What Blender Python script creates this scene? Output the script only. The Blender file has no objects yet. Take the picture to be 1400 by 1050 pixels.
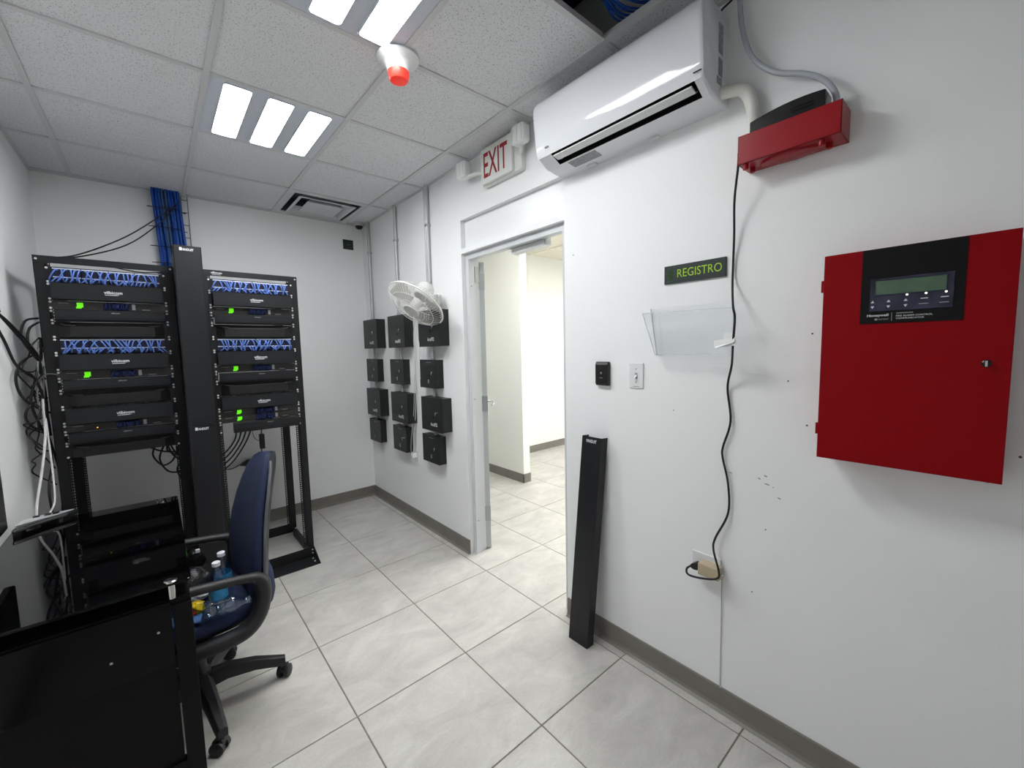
import bpy, bmesh, math, random
from mathutils import Vector, Matrix
random.seed(7)
PI = math.pi
scene = bpy.context.scene
COL = scene.collection

# ------------------------------------------------------------------ camera, world, exposure
cam_data = bpy.data.cameras.new('camera')
cam_data.sensor_fit = 'HORIZONTAL'; cam_data.sensor_width = 36.0
cam_data.lens = 566.32 / 1400 * 36.0
cam_data.clip_start = 0.02; cam_data.clip_end = 60
cam = bpy.data.objects.new('camera', cam_data); COL.objects.link(cam)
RT = Vector((0.75711795, -0.65290706, -0.02201769)); UP = Vector((0.07340749, 0.05153747, 0.99596949)); FW = Vector((0.64914078, 0.75568264, -0.08694822))
m4 = Matrix.Identity(4)
for i in range(3):
    m4[i][0] = RT[i]; m4[i][1] = UP[i]; m4[i][2] = -FW[i]
m4[0][3], m4[1][3], m4[2][3] = -1.6697, -4.1987, 1.5119
cam.matrix_world = m4
scene.camera = cam
world = bpy.data.worlds.new('world'); scene.world = world; world.use_nodes = True
world.node_tree.nodes['Background'].inputs[0].default_value = (0.5, 0.52, 0.55, 1)
world.node_tree.nodes['Background'].inputs[1].default_value = 0.05
vs = scene.view_settings
vs.view_transform = 'Standard'; vs.look = 'None'; vs.gamma = 1.0; vs.use_curve_mapping = False
vs.exposure = 0.0
scene.cycles.transparent_max_bounces = 32
LAMP = 37.0          # lens emission of the room's ceiling lights
LAMP_NEXT = 66.0     # lens emission in the next room

# ------------------------------------------------------------------ materials
def S(r, g, b):
    f = lambda c: (c / 255 / 12.92) if c / 255 <= 0.04045 else ((c / 255 + 0.055) / 1.055) ** 2.4
    return (f(r), f(g), f(b), 1)
M = {}
def mat(name, col, rough=0.5, metal=0.0, spec=0.5, noise=None, bump=None, emit=None, trans=0.0, ior=1.45, alpha=1.0, coat=0.0, coord='pos'):
    m = bpy.data.materials.new(name); m.use_nodes = True; M[name] = m
    nt = m.node_tree; b = nt.nodes['Principled BSDF']
    b.inputs['Base Color'].default_value = col; b.inputs['Roughness'].default_value = rough
    b.inputs['Metallic'].default_value = metal; b.inputs['Specular IOR Level'].default_value = spec
    b.inputs['IOR'].default_value = ior; b.inputs['Transmission Weight'].default_value = trans
    b.inputs['Alpha'].default_value = alpha; b.inputs['Coat Weight'].default_value = coat
    if emit:
        b.inputs['Emission Color'].default_value = emit[0]; b.inputs['Emission Strength'].default_value = emit[1]
    g = nt.nodes.new('ShaderNodeNewGeometry').outputs['Position']
    if coord == 'obj': g = nt.nodes.new('ShaderNodeTexCoord').outputs['Object']
    if noise:
        n = nt.nodes.new('ShaderNodeTexNoise'); n.inputs['Scale'].default_value = noise[0]; n.inputs['Detail'].default_value = 4
        nt.links.new(g, n.inputs['Vector'])
        r = nt.nodes.new('ShaderNodeValToRGB'); a = noise[1]
        r.color_ramp.elements[0].position = 0.3; r.color_ramp.elements[1].position = 0.7
        r.color_ramp.elements[0].color = (col[0] * (1 - a), col[1] * (1 - a), col[2] * (1 - a), 1)
        r.color_ramp.elements[1].color = (min(1, col[0] * (1 + a)), min(1, col[1] * (1 + a)), min(1, col[2] * (1 + a)), 1)
        nt.links.new(n.outputs['Fac'], r.inputs['Fac']); nt.links.new(r.outputs['Color'], b.inputs['Base Color'])
    if bump:
        n2 = nt.nodes.new('ShaderNodeTexNoise'); n2.inputs['Scale'].default_value = bump[0]; n2.inputs['Detail'].default_value = 3
        nt.links.new(g, n2.inputs['Vector'])
        bp = nt.nodes.new('ShaderNodeBump'); bp.inputs['Strength'].default_value = bump[1]; bp.inputs['Distance'].default_value = bump[2]
        nt.links.new(n2.outputs['Fac'], bp.inputs['Height']); nt.links.new(bp.outputs['Normal'], b.inputs['Normal'])
    return m

mat('wall', S(243, 244, 244), 0.5, noise=(1.5, 0.012), bump=(70, 0.12, 0.004), spec=0.35)
mat('wall_gloss', S(240, 241, 242), 0.28, bump=(22, 0.25, 0.006), spec=0.5)
mat('next_wall', S(244, 244, 239), 0.6, bump=(70, 0.08, 0.003))
mat('next_ceiling', S(236, 231, 216), 0.8)
mat('grout', S(128, 122, 113), 0.9, noise=(30, 0.1))
mat('baseboard', S(124, 120, 113), 0.45, noise=(9, 0.06))
mat('frame_paint', S(208, 211, 214), 0.35, bump=(40, 0.08, 0.002))
mat('door_edge', S(186, 190, 190), 0.4)
mat('tee', S(206, 207, 208), 0.45)
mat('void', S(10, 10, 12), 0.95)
mat('lens', (1, 1, 1, 1), 0.4, emit=((0.955, 0.975, 0.985, 1), LAMP))
mat('lens_next', (1, 1, 1, 1), 0.4, emit=((0.985, 1.0, 0.985, 1), LAMP_NEXT))
mat('lamp_frame', S(205, 210, 220), 0.35)
mat('rack_black', S(25, 26, 28), 0.45, noise=(60, 0.08), spec=0.4)
mat('rack_dark', S(19, 19, 21), 0.5)
mat('cover_black', S(29, 30, 33), 0.42, noise=(90, 0.06), spec=0.4)
mat('panel_black', S(25, 25, 27), 0.5, spec=0.35)
mat('switch_grey', S(52, 52, 50), 0.4)
mat('port_dark', S(18, 26, 58), 0.5)
mat('strip_white', S(205, 212, 226), 0.4)
mat('screw', S(236, 236, 232), 0.3, metal=0.35)
mat('cord_blue', S(98, 132, 212), 0.45)
mat('cord_blue_deep', S(33, 48, 105), 0.5)
mat('bundle_blue', S(22, 74, 165), 0.5, noise=(40, 0.15))
mat('bundle_teal', S(52, 84, 122), 0.5)
mat('tie_black', S(14, 14, 16), 0.8)
mat('cable_black', S(20, 20, 21), 0.5)
mat('cable_white', S(196, 196, 194), 0.5)
mat('cable_grey', S(120, 121, 122), 0.5)
mat('led_green', S(70, 200, 20), 0.4, emit=(S(105, 225, 20), 0.9))
mat('led_white', S(230, 235, 210), 0.4, emit=(S(240, 245, 215), 3.0))
mat('led_amber', S(240, 190, 90), 0.4, emit=(S(250, 190, 90), 1.5))
mat('print_white', S(228, 230, 232), 0.5)
mat('print_grey', S(150, 152, 154), 0.5)
mat('desk_glass', S(3, 3, 4), 0.03, spec=0.3, bump=(3, 0.02, 0.002))
mat('desk_panel_glass', S(4, 4, 6), 0.13, spec=0.22, noise=(7, 0.5))
mat('desk_black', S(11, 11, 11), 0.55, spec=0.2)
mat('chrome', S(205, 205, 205), 0.18, metal=1.0)
mat('steel', S(176, 179, 180), 0.35, metal=0.85)
mat('conduit_steel', S(188, 190, 190), 0.42, metal=0.35)
mat('chair_blue', S(27, 38, 68), 0.85, noise=(220, 0.22), bump=(400, 0.35, 0.001), coord='obj')
mat('chair_shell', S(24, 26, 34), 0.35)
mat('chair_plastic', S(34, 34, 36), 0.48, bump=(500, 0.1, 0.0005), coord='obj')
mat('chair_trim', S(86, 88, 92), 0.35)
mat('box_black', S(27, 29, 30), 0.42, noise=(120, 0.06))
mat('fan_white', S(226, 226, 222), 0.4)
mat('fan_grey', S(205, 203, 196), 0.45)
mat('fan_blade', S(214, 212, 204), 0.4, alpha=0.5)
mat('ac_white', S(228, 230, 234), 0.07, spec=0.5)
mat('ac_matte', S(222, 223, 225), 0.4)
mat('ac_dark', S(22, 22, 24), 0.6)
mat('sticker_grey', S(140, 143, 148), 0.5, noise=(160, 0.35))
mat('exit_white', S(226, 228, 222), 0.45)
mat('exit_red', S(150, 22, 34), 0.5)
mat('clear_lamp', S(236, 238, 237), 0.18)
mat('sign_green', S(31, 44, 42), 0.5)
mat('sign_lime', S(164, 204, 46), 0.5)
mat('sign_emblem', S(66, 104, 56), 0.5)
mat('panel_red', S(138, 4, 14), 0.4, noise=(160, 0.04), bump=(420, 0.1, 0.0006), spec=0.12)
mat('red_plastic', S(150, 12, 26), 0.3, spec=0.4)
mat('alarm_red', S(255, 62, 48), 0.3, emit=(S(255, 60, 45), 0.3))
mat('panel_face', S(13, 14, 15), 0.45, noise=(200, 0.1), spec=0.2)
mat('window_plastic', S(46, 46, 64), 0.15, noise=(14, 0.6), spec=0.35, coord='obj')
mat('lcd_green', S(78, 104, 82), 0.25, noise=(22, 0.12))
mat('beige_plastic', S(190, 174, 146), 0.5)
mat('plate_white', S(226, 228, 228), 0.35)
mat('device_black', S(18, 18, 19), 0.25)
mat('modem_black', S(26, 28, 32), 0.16)
mat('modem_silver', S(190, 192, 195), 0.25)
mat('screen_black', S(10, 10, 12), 0.25)
mat('bottle_label', S(60, 150, 200), 0.4, noise=(60, 0.25))
mat('cap_white', S(228, 230, 235), 0.4)
mat('paper_blue', S(70, 110, 165), 0.5)
mat('wrap_yellow', S(222, 190, 40), 0.35)
mat('wrap_red', S(190, 40, 30), 0.35)
mat('bag_black', S(22, 22, 24), 0.4, bump=(35, 0.8, 0.01))
mat('hole_dark', S(70, 66, 62), 0.9)
mat('scuff', S(140, 134, 128), 0.9)
mat('pipe_wrap', S(226, 226, 218), 0.6, bump=(60, 0.3, 0.004))
mat('tube_clear', S(176, 180, 188), 0.25)
mat('neck_grey', S(84, 87, 92), 0.8)
mat('vent_white', S(208, 210, 212), 0.4)

def thin_clear(name, tint, gloss, rough=0.05):
    m = bpy.data.materials.new(name); m.use_nodes = True; M[name] = m
    nt = m.node_tree; nt.nodes.clear()
    out = nt.nodes.new('ShaderNodeOutputMaterial'); tr = nt.nodes.new('ShaderNodeBsdfTransparent'); tr.inputs[0].default_value = tint
    gl = nt.nodes.new('ShaderNodeBsdfGlossy'); gl.inputs[0].default_value = (0.9, 0.92, 0.94, 1); gl.inputs['Roughness'].default_value = rough
    lw0 = nt.nodes.new('ShaderNodeLayerWeight'); lw0.inputs[0].default_value = 0.2
    lw = nt.nodes.new('ShaderNodeMath'); lw.operation = 'MULTIPLY'; lw.inputs[1].default_value = 0.22; nt.links.new(lw0.outputs['Facing'], lw.inputs[0])
    ad = nt.nodes.new('ShaderNodeMath'); ad.operation = 'ADD'; ad.inputs[1].default_value = gloss
    mx = nt.nodes.new('ShaderNodeMixShader')
    nt.links.new(lw.outputs[0], ad.inputs[0]); nt.links.new(ad.outputs[0], mx.inputs[0]); nt.links.new(tr.outputs[0], mx.inputs[1]); nt.links.new(gl.outputs[0], mx.inputs[2]); nt.links.new(mx.outputs[0], out.inputs[0])
thin_clear('clear_plastic', (0.985, 0.988, 0.99, 1), 0.015)
thin_clear('clear_edge', (0.8, 0.82, 0.84, 1), 0.35, 0.15)
thin_clear('bottle_clear', (0.86, 0.92, 0.97, 1), 0.10, 0.1)
def tile_ceiling_material():
    m = bpy.data.materials.new('ceiling_tile'); m.use_nodes = True; M['ceiling_tile'] = m
    nt = m.node_tree; b = nt.nodes['Principled BSDF']; b.inputs['Roughness'].default_value = 0.95; b.inputs['Specular IOR Level'].default_value = 0.1
    g = nt.nodes.new('ShaderNodeNewGeometry').outputs['Position']
    n = nt.nodes.new('ShaderNodeTexNoise'); n.inputs['Scale'].default_value = 165; n.inputs['Detail'].default_value = 2.5; n.inputs['Roughness'].default_value = 0.6
    nt.links.new(g, n.inputs['Vector'])
    r = nt.nodes.new('ShaderNodeValToRGB')
    r.color_ramp.elements[0].position = 0.33; r.color_ramp.elements[0].color = S(166, 165, 164)
    r.color_ramp.elements[1].position = 0.43; r.color_ramp.elements[1].color = S(226, 227, 229)
    nt.links.new(n.outputs['Fac'], r.inputs['Fac']); nt.links.new(r.outputs['Color'], b.inputs['Base Color'])
    bp = nt.nodes.new('ShaderNodeBump'); bp.inputs['Strength'].default_value = 0.35; bp.inputs['Distance'].default_value = 0.003
    nt.links.new(n.outputs['Fac'], bp.inputs['Height']); nt.links.new(bp.outputs['Normal'], b.inputs['Normal'])
tile_ceiling_material()
def tile_floor_material():
    m = bpy.data.materials.new('floor_tile'); m.use_nodes = True; M['floor_tile'] = m
    nt = m.node_tree; b = nt.nodes['Principled BSDF']; b.inputs['Roughness'].default_value = 0.33; b.inputs['Specular IOR Level'].default_value = 0.35
    g = nt.nodes.new('ShaderNodeNewGeometry').outputs['Position']
    oi = nt.nodes.new('ShaderNodeObjectInfo')
    mul = nt.nodes.new('ShaderNodeVectorMath'); mul.operation = 'MULTIPLY_ADD'
    comb = nt.nodes.new('ShaderNodeCombineXYZ')
    k = nt.nodes.new('ShaderNodeMath'); k.operation = 'MULTIPLY'; k.inputs[1].default_value = 40
    nt.links.new(oi.outputs['Random'], k.inputs[0]); nt.links.new(k.outputs[0], comb.inputs[2])
    mul.inputs[1].default_value = (1, 1.6, 1)
    nt.links.new(g, mul.inputs[0]); nt.links.new(comb.outputs[0], mul.inputs[2])
    n = nt.nodes.new('ShaderNodeTexNoise'); n.inputs['Scale'].default_value = 4.5; n.inputs['Detail'].default_value = 9; n.inputs['Roughness'].default_value = 0.66; n.inputs['Distortion'].default_value = 0.6
    nt.links.new(mul.outputs[0], n.inputs['Vector'])
    r = nt.nodes.new('ShaderNodeValToRGB')
    r.color_ramp.elements[0].position = 0.3; r.color_ramp.elements[0].color = S(180, 177, 173)
    r.color_ramp.elements[1].position = 0.66; r.color_ramp.elements[1].color = S(207, 204, 199)
    nt.links.new(n.outputs['Fac'], r.inputs['Fac'])
    n3 = nt.nodes.new('ShaderNodeTexNoise'); n3.inputs['Scale'].default_value = 120; n3.inputs['Detail'].default_value = 2
    nt.links.new(g, n3.inputs['Vector'])
    r3 = nt.nodes.new('ShaderNodeValToRGB')
    r3.color_ramp.elements[0].position = 0.35; r3.color_ramp.elements[0].color = (0.93, 0.93, 0.92, 1)
    r3.color_ramp.elements[1].position = 0.65; r3.color_ramp.elements[1].color = (1, 1, 1, 1)
    nt.links.new(n3.outputs['Fac'], r3.inputs['Fac'])
    mx = nt.nodes.new('ShaderNodeMix'); mx.data_type = 'RGBA'; mx.blend_type = 'MULTIPLY'; mx.inputs[0].default_value = 1
    nt.links.new(r.outputs['Color'], mx.inputs[6]); nt.links.new(r3.outputs['Color'], mx.inputs[7])
    nt.links.new(mx.outputs[2], b.inputs['Base Color'])
tile_floor_material()

# ------------------------------------------------------------------ mesh helpers
class MB:
    def __init__(s): s.v = []; s.f = []
    def add(s, vs, fs):
        o = len(s.v); s.v += [tuple(p) for p in vs]; s.f += [tuple(i + o for i in f) for f in fs]; return s
    def box(s, x0, x1, y0, y1, z0, z1):
        x0, x1 = sorted((x0, x1)); y0, y1 = sorted((y0, y1)); z0, z1 = sorted((z0, z1))
        return s.add([(x0, y0, z0), (x1, y0, z0), (x1, y1, z0), (x0, y1, z0), (x0, y0, z1), (x1, y0, z1), (x1, y1, z1), (x0, y1, z1)],
                     [(0, 3, 2, 1), (4, 5, 6, 7), (0, 1, 5, 4), (1, 2, 6, 5), (2, 3, 7, 6), (3, 0, 4, 7)])
    def prism(s, pts, axis, a, b):
        # pts: 2D outline; extruded along axis from a to b.  axis 0: (y,z); 1: (x,z); 2: (x,y)
        def P(p, t): return (t, p[0], p[1]) if axis == 0 else ((p[0], t, p[1]) if axis == 1 else (p[0], p[1], t))
        n = len(pts)
        vs = [P(p, a) for p in pts] + [P(p, b) for p in pts]
        fs = [tuple(range(n)), tuple(range(2 * n - 1, n - 1, -1))] + [(i, i + n, (i + 1) % n + n, (i + 1) % n) for i in range(n)]
        return s.add(vs, fs)
    def loft(s, rings, cap=True, closed=True):
        n = len(rings[0]); vs = [p for r in rings for p in r]; fs = []
        for k in range(len(rings) - 1):
            for i in range(n if closed else n - 1):
                j = (i + 1) % n
                fs.append((k * n + i, k * n + j, (k + 1) * n + j, (k + 1) * n + i))
        if cap:
            fs.append(tuple(range(n - 1, -1, -1))); fs.append(tuple((len(rings) - 1) * n + i for i in range(n)))
        return s.add(vs, fs)
    def tube(s, pts, r, n=8, cap=True, flat=None):
        pts = [Vector(p) for p in pts]; rings = []
        t0 = (pts[1] - pts[0]).normalized()
        ref = Vector((0, 0, 1)) if abs(t0.z) < 0.9 else Vector((1, 0, 0))
        nrm = (ref - t0 * ref.dot(t0)).normalized()
        for i, p in enumerate(pts):
            t = (pts[min(i + 1, len(pts) - 1)] - pts[max(i - 1, 0)])
            t = t.normalized() if t.length > 1e-9 else t0
            nrm = nrm - t * nrm.dot(t)
            nrm = nrm.normalized() if nrm.length > 1e-6 else t.orthogonal().normalized()
            bn = t.cross(nrm)
            rr = r[i] if isinstance(r, (list, tuple)) else r
            fl = flat or (1, 1)
            rings.append([p + (nrm * math.cos(2 * PI * k / n) * fl[0] + bn * math.sin(2 * PI * k / n) * fl[1]) * rr for k in range(n)])
        return s.loft(rings, cap)
    def lathe(s, prof, o=(0, 0, 0), ax=(0, 0, 1), n=24, cap=True):
        ax = Vector(ax).normalized(); u = ax.orthogonal().normalized(); w = ax.cross(u); o = Vector(o)
        rings = [[o + ax * h + (u * math.cos(2 * PI * k / n) + w * math.sin(2 * PI * k / n)) * r for k in range(n)] for r, h in prof]
        return s.loft(rings, cap)
    def bar(s, a, b, w, h, up=(0, 0, 1)):
        a = Vector(a); b = Vector(b); t = (b - a).normalized(); up = Vector(up)
        sd = t.cross(up).normalized(); up = sd.cross(t).normalized()
        R = lambda p: [p + sd * w / 2 + up * h / 2, p - sd * w / 2 + up * h / 2, p - sd * w / 2 - up * h / 2, p + sd * w / 2 - up * h / 2]
        return s.loft([R(a), R(b)])
    def xf(s, mtx):
        s.v = [tuple(mtx @ Vector(p)) for p in s.v]; return s

def mesh_of(name, mb, m, smooth=None):
    me = bpy.data.meshes.new(name); me.from_pydata(mb.v, [], mb.f); me.validate()
    bm = bmesh.new(); bm.from_mesh(me); bmesh.ops.recalc_face_normals(bm, faces=bm.faces); bm.to_mesh(me); bm.free()
    me.materials.append(M[m] if isinstance(m, str) else m)
    if smooth is not None:
        me.polygons.foreach_set('use_smooth', [True] * len(me.polygons)); me.set_sharp_from_angle(angle=math.radians(smooth))
    me.update(); return me
ORG = {}
def root_org(o): return ORG.get(o.name, Vector((0, 0, 0)))
def tag(o, label, cat=None, group=None, kind=None):
    if label: o['label'] = label
    if cat: o['category'] = cat
    if group: o['group'] = group
    if kind: o['kind'] = kind
    return o
def thing(name, label, cat, loc=(0, 0, 0), rot=None, group=None, kind=None, local=False):
    o = bpy.data.objects.new(name, None); COL.objects.link(o); o.empty_display_size = 0.05
    o.location = loc
    if rot: o.rotation_euler = rot
    ORG[o.name] = Vector((0, 0, 0)) if local else Vector(loc)
    return tag(o, label, cat, group, kind)
def part(name, mb, m, parent=None, smooth=None, bevel=0, seg=2, label=None, kind=None):
    """mesh object; coordinates are world (minus the parent's origin) unless the parent is local"""
    if parent is not None:
        og = root_org(parent)
        if og.length: mb.v = [(x - og.x, y - og.y, z - og.z) for x, y, z in mb.v]
    me = mesh_of(name, mb, m, smooth)
    o = bpy.data.objects.new(name, me); COL.objects.link(o)
    if parent is not None:
        o.parent = parent; ORG[o.name] = root_org(parent)
    if bevel:
        b = o.modifiers.new('bevel', 'BEVEL'); b.width = bevel; b.segments = seg; b.limit_method = 'ANGLE'; b.angle_limit = math.radians(40)
    if label: o['label'] = label
    if kind: o['kind'] = kind
    return o
def solo(name, mb, m, label, cat, group=None, smooth=None, bevel=0, kind=None):
    """single-mesh thing: origin moved to the bottom centre of the mesh"""
    xs = [p[0] for p in mb.v]; ys = [p[1] for p in mb.v]; zs = [p[2] for p in mb.v]
    og = Vector(((min(xs) + max(xs)) / 2, (min(ys) + max(ys)) / 2, min(zs)))
    mb.v = [(x - og.x, y - og.y, z - og.z) for x, y, z in mb.v]
    o = part(name, mb, m, None, smooth, bevel); o.location = og; ORG[o.name] = og
    return tag(o, label, cat, group, kind)
def copy_part(src, parent, off=(0, 0, 0)):
    c = src.copy(); COL.objects.link(c); c.parent = parent; c.location = Vector(src.location) + Vector(off); ORG[c.name] = root_org(parent) if parent else Vector((0, 0, 0))
    return c
def catmull(pts, k=6):
    P = [Vector(p) for p in pts]; out = []
    for i in range(len(P) - 1):
        p0 = P[max(i - 1, 0)]; p1 = P[i]; p2 = P[i + 1]; p3 = P[min(i + 2, len(P) - 1)]
        for j in range(k):
            t = j / k
            out.append(0.5 * ((2 * p1) + (p2 - p0) * t + (2 * p0 - 5 * p1 + 4 * p2 - p3) * t * t + (3 * p1 - p0 - 3 * p2 + p3) * t ** 3))
    out.append(P[-1]); return out
def cable(name, pts, r, m, label, cat='cable', group=None, n=6, k=6, parent=None):
    mb = MB().tube(catmull(pts, k), r, n)
    if parent is not None: return part(name, mb, m, parent, 60, label=label)
    return solo(name, mb, m, label, cat, group, 60)
_tc = {}
def text_mb(s, w, h, bold=0.0):
    """flat lettering as a mesh, in the xy plane, fitted to w x h, centred"""
    key = (s, bold)
    if key not in _tc:
        c = bpy.data.curves.new('t', 'FONT'); c.body = s; c.size = 1; c.offset = bold; c.resolution_u = 3
        o = bpy.data.objects.new('t', c); COL.objects.link(o)
        dg = bpy.context.evaluated_depsgraph_get(); me = bpy.data.meshes.new_from_object(o.evaluated_get(dg))
        _tc[key] = ([tuple(v.co) for v in me.vertices], [tuple(p.vertices) for p in me.polygons])
        bpy.data.objects.remove(o); bpy.data.curves.remove(c); bpy.data.meshes.remove(me)
    V, F = _tc[key]
    x0 = min(p[0] for p in V); x1 = max(p[0] for p in V); y0 = min(p[1] for p in V); y1 = max(p[1] for p in V)
    mb = MB(); mb.add([((p[0] - (x0 + x1) / 2) / (x1 - x0) * w, (p[1] - (y0 + y1) / 2) / (y1 - y0) * h, 0) for p in V], F)
    return mb
def put_back(mb, x, y, z):      # lettering read by someone facing the back wall (+y)
    mb.v = [(x + p[0], y, z + p[1]) for p in mb.v]; return mb
def put_right(mb, x, y, z):     # lettering read by someone facing the right wall (+x)
    mb.v = [(x, y - p[0], z + p[1]) for p in mb.v]; return mb

H = 2.7465
XL, YN = -2.21, -5.6
ST = 'structure'

# ------------------------------------------------------------------ setting: floor
floor = part('floor', MB().box(-2.33, 4.1, -5.72, 0.25, -0.12, -0.003), 'grout'); tag(floor, 'pale stone-look tile floor with thin grey joints', 'floor', kind=ST)
T = 0.54033; g2 = 0.0026
def floor_tile(x0, x1, y0, y1):
    xa, xb, ya, yb = x0 + g2, x1 - g2, y0 + g2, y1 - g2
    if xb - xa < 0.02 or yb - ya < 0.02: return
    w, d = (xb - xa) / 2, (yb - ya) / 2; b = 0.0015
    key = (round(w, 4), round(d, 4))
    if key not in _ft:
        mb = MB(); R = lambda a, c, z: [(-a, -c, z), (a, -c, z), (a, c, z), (-a, c, z)]
        mb.loft([R(w, d, -0.008), R(w, d, -b), R(w - b, d - b, 0)])
        _ft[key] = mesh_of('floor_tile', mb, 'floor_tile')
    o = bpy.data.objects.new('floor_tile', _ft[key]); COL.objects.link(o); o.parent = floor; o.location = ((xa + xb) / 2, (ya + yb) / 2, 0)
_ft = {}
for i in range(-3, 8):
    for j in range(-4, 8):
        x0 = -0.6 + T * i; x1 = x0 + T; y1 = -1.4698 - T * j; y0 = y1 - T
        x0 = max(x0, XL); x1 = min(x1, 3.7)
        ymax = 0.0 if x1 < 0.1 else 0.09
        y1 = min(y1, ymax); y0 = max(y0, YN)
        if x0 > 0.1 and y0 < -4.0: continue
        if x1 > x0 and y1 > y0: floor_tile(x0, x1, y0, y1)

# ------------------------------------------------------------------ setting: walls
WT = 0.15
DY0, DY1 = -2.70, -1.745          # door opening in the right wall
WH = 3.15
tag(part('wall_back', MB().box(XL - 0.12, WT, 0, 0.09, 0, WH), 'wall'), 'white painted wall behind the racks', 'wall', kind=ST)
wl = tag(part('wall_left', MB().box(XL - 0.12, XL, YN, 0, 0, WH), 'wall'), 'white painted wall beside the black desk', 'wall', kind=ST)
tag(part('wall_near', MB().box(XL - 0.12, WT, YN - 0.12, YN, 0, WH), 'wall'), 'white painted end wall of the room', 'wall', kind=ST)
mb = MB().box(0, WT, YN, DY0, 0, WH).box(0, WT, DY1, 0, 0, WH).box(0, WT, DY0, DY1, 2.395, WH).box(0, WT, DY0, DY1, 2.17, 2.203)
wr = tag(part('wall_right', mb, 'wall'), 'white painted wall with the doorway and the red panel', 'wall', kind=ST)
part('transom_panel', MB().box(0.035, 0.12, DY0, DY1, 2.203, 2.395), 'wall_gloss', wr, label='glossy white filled-in panel recessed above the doorway')
# marks on the right wall: screw holes and chipped paint
for (y, z, r) in [(-3.80, 1.537, 0.003), (-3.795, 1.226, 0.003), (-4.257, 1.203, 0.0032), (-3.735, 1.375, 0.0026), (-3.68, 0.82, 0.0025), (-3.315, 1.23, 0.0022), (-2.762, 1.98, 0.003), (-3.64, 0.56, 0.0025)]:
    part('screw_hole', MB().lathe([(r, 0), (r, 0.0007)], (-0.0005, y, z), (-1, 0, 0), 8), 'hole_dark', wr)
for (y, z, a, b) in [(-3.654, 1.008, 0.010, 0.006), (-3.675, 1.022, 0.008, 0.006), (-3.68, 0.992, 0.012, 0.006), (-3.70, 0.985, 0.004, 0.003), (-3.553, 1.008, 0.010, 0.004), (-3.72, 0.95, 0.009, 0.005)]:
    pts = [(y + a * math.cos(t) * random.uniform(0.5, 1), z + a * 0.25 * math.cos(t + 1) + b * math.sin(t) * random.uniform(0.5, 1)) for t in [k * PI / 4 for k in range(8)]]
    part('paint_chip', MB().prism(pts, 0, -0.0008, -0.0001), 'scuff', wr)

# baseboards (grey vinyl cove)
def cove(name, ax, at, a, b, sgn, label):
    h, t = 0.102, 0.006
    prof = [(0, 0), (0, h), (sgn * t * 0.5, h), (sgn * t, h - 0.004), (sgn * t, 0.022), (sgn * (t + 0.004), 0.009), (sgn * (t + 0.015), 0.001), (sgn * (t + 0.015), 0)]
    pts = [(at + p[0], p[1]) for p in prof]
    mb = MB()
    if ax == 'x': mb.prism(pts, 0, a, b)
    else: mb.prism(pts, 1, a, b)
    return tag(part(name, mb, 'baseboard'), label, 'baseboard', kind=ST)
cove('baseboard_back', 'x', 0.0, XL, 0, -1, 'grey vinyl baseboard along the wall behind the racks')
cove('baseboard_right', 'y', 0.0, YN, DY0, -1, 'grey vinyl baseboard below the red panel')
cove('baseboard_corner', 'y', 0.0, DY1, 0, -1, 'grey vinyl baseboard below the black wall boxes')
cove('baseboard_left', 'y', XL, YN, 0, 1, 'grey vinyl baseboard along the desk wall')

# next room
tag(part('wall_next_partition', MB().box(1.365, 1.46, -0.835, 0.09, 0, 2.85), 'next_wall'), 'warm white partition wall end seen through the doorway', 'wall', kind=ST)
tag(part('wall_next_far', MB().box(WT, 4.0, 0.09, 0.19, 0, 2.85), 'next_wall'), 'warm white far wall of the next room', 'wall', kind=ST)
tag(part('wall_next_right', MB().box(3.7, 3.82, -4.0, 0.09, 0, 2.85), 'next_wall'), 'white side wall of the next room', 'wall', kind=ST)
tag(part('wall_next_near', MB().box(WT, 3.82, -4.1, -4.0, 0, 2.85), 'next_wall'), 'white near wall of the next room', 'wall', kind=ST)
nc = tag(part('ceiling_next', MB().box(WT, 3.82, -4.0, 0.09, 2.80, 2.9), 'next_ceiling'), 'cream grid ceiling of the next room', 'ceiling', kind=ST)
for k in range(6):
    part('grid_tee', MB().box(WT, 3.7, -0.3 - 0.61 * k - 0.012, -0.3 - 0.61 * k + 0.012, 2.793, 2.801), 'next_ceiling', nc)
    part('grid_tee', MB().box(0.55 + 0.61 * k - 0.012, 0.55 + 0.61 * k + 0.012, -4.0, 0.09, 2.794, 2.8), 'next_ceiling', nc)
tag(part('baseboard_partition', MB().box(1.358, 1.365, -0.842, 0.09, 0, 0.1).box(1.358, 1.467, -0.842, -0.835, 0, 0.1), 'baseboard'), 'grey baseboard around the partition end', 'baseboard', kind=ST)
tag(part('baseboard_far', MB().box(1.46, 3.7, 0.083, 0.09, 0, 0.1), 'baseboard'), 'grey baseboard on the far wall of the next room', 'baseboard', kind=ST)

# ------------------------------------------------------------------ setting: ceiling grid
CX = [-2.0146, -1.4053, -0.7960, -0.1867]
CY = [-0.0475 - 0.6098 * k for k in range(10)]
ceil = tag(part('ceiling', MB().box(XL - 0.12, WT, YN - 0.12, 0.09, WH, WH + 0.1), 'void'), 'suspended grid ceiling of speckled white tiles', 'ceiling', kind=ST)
tw = 0.012
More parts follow.
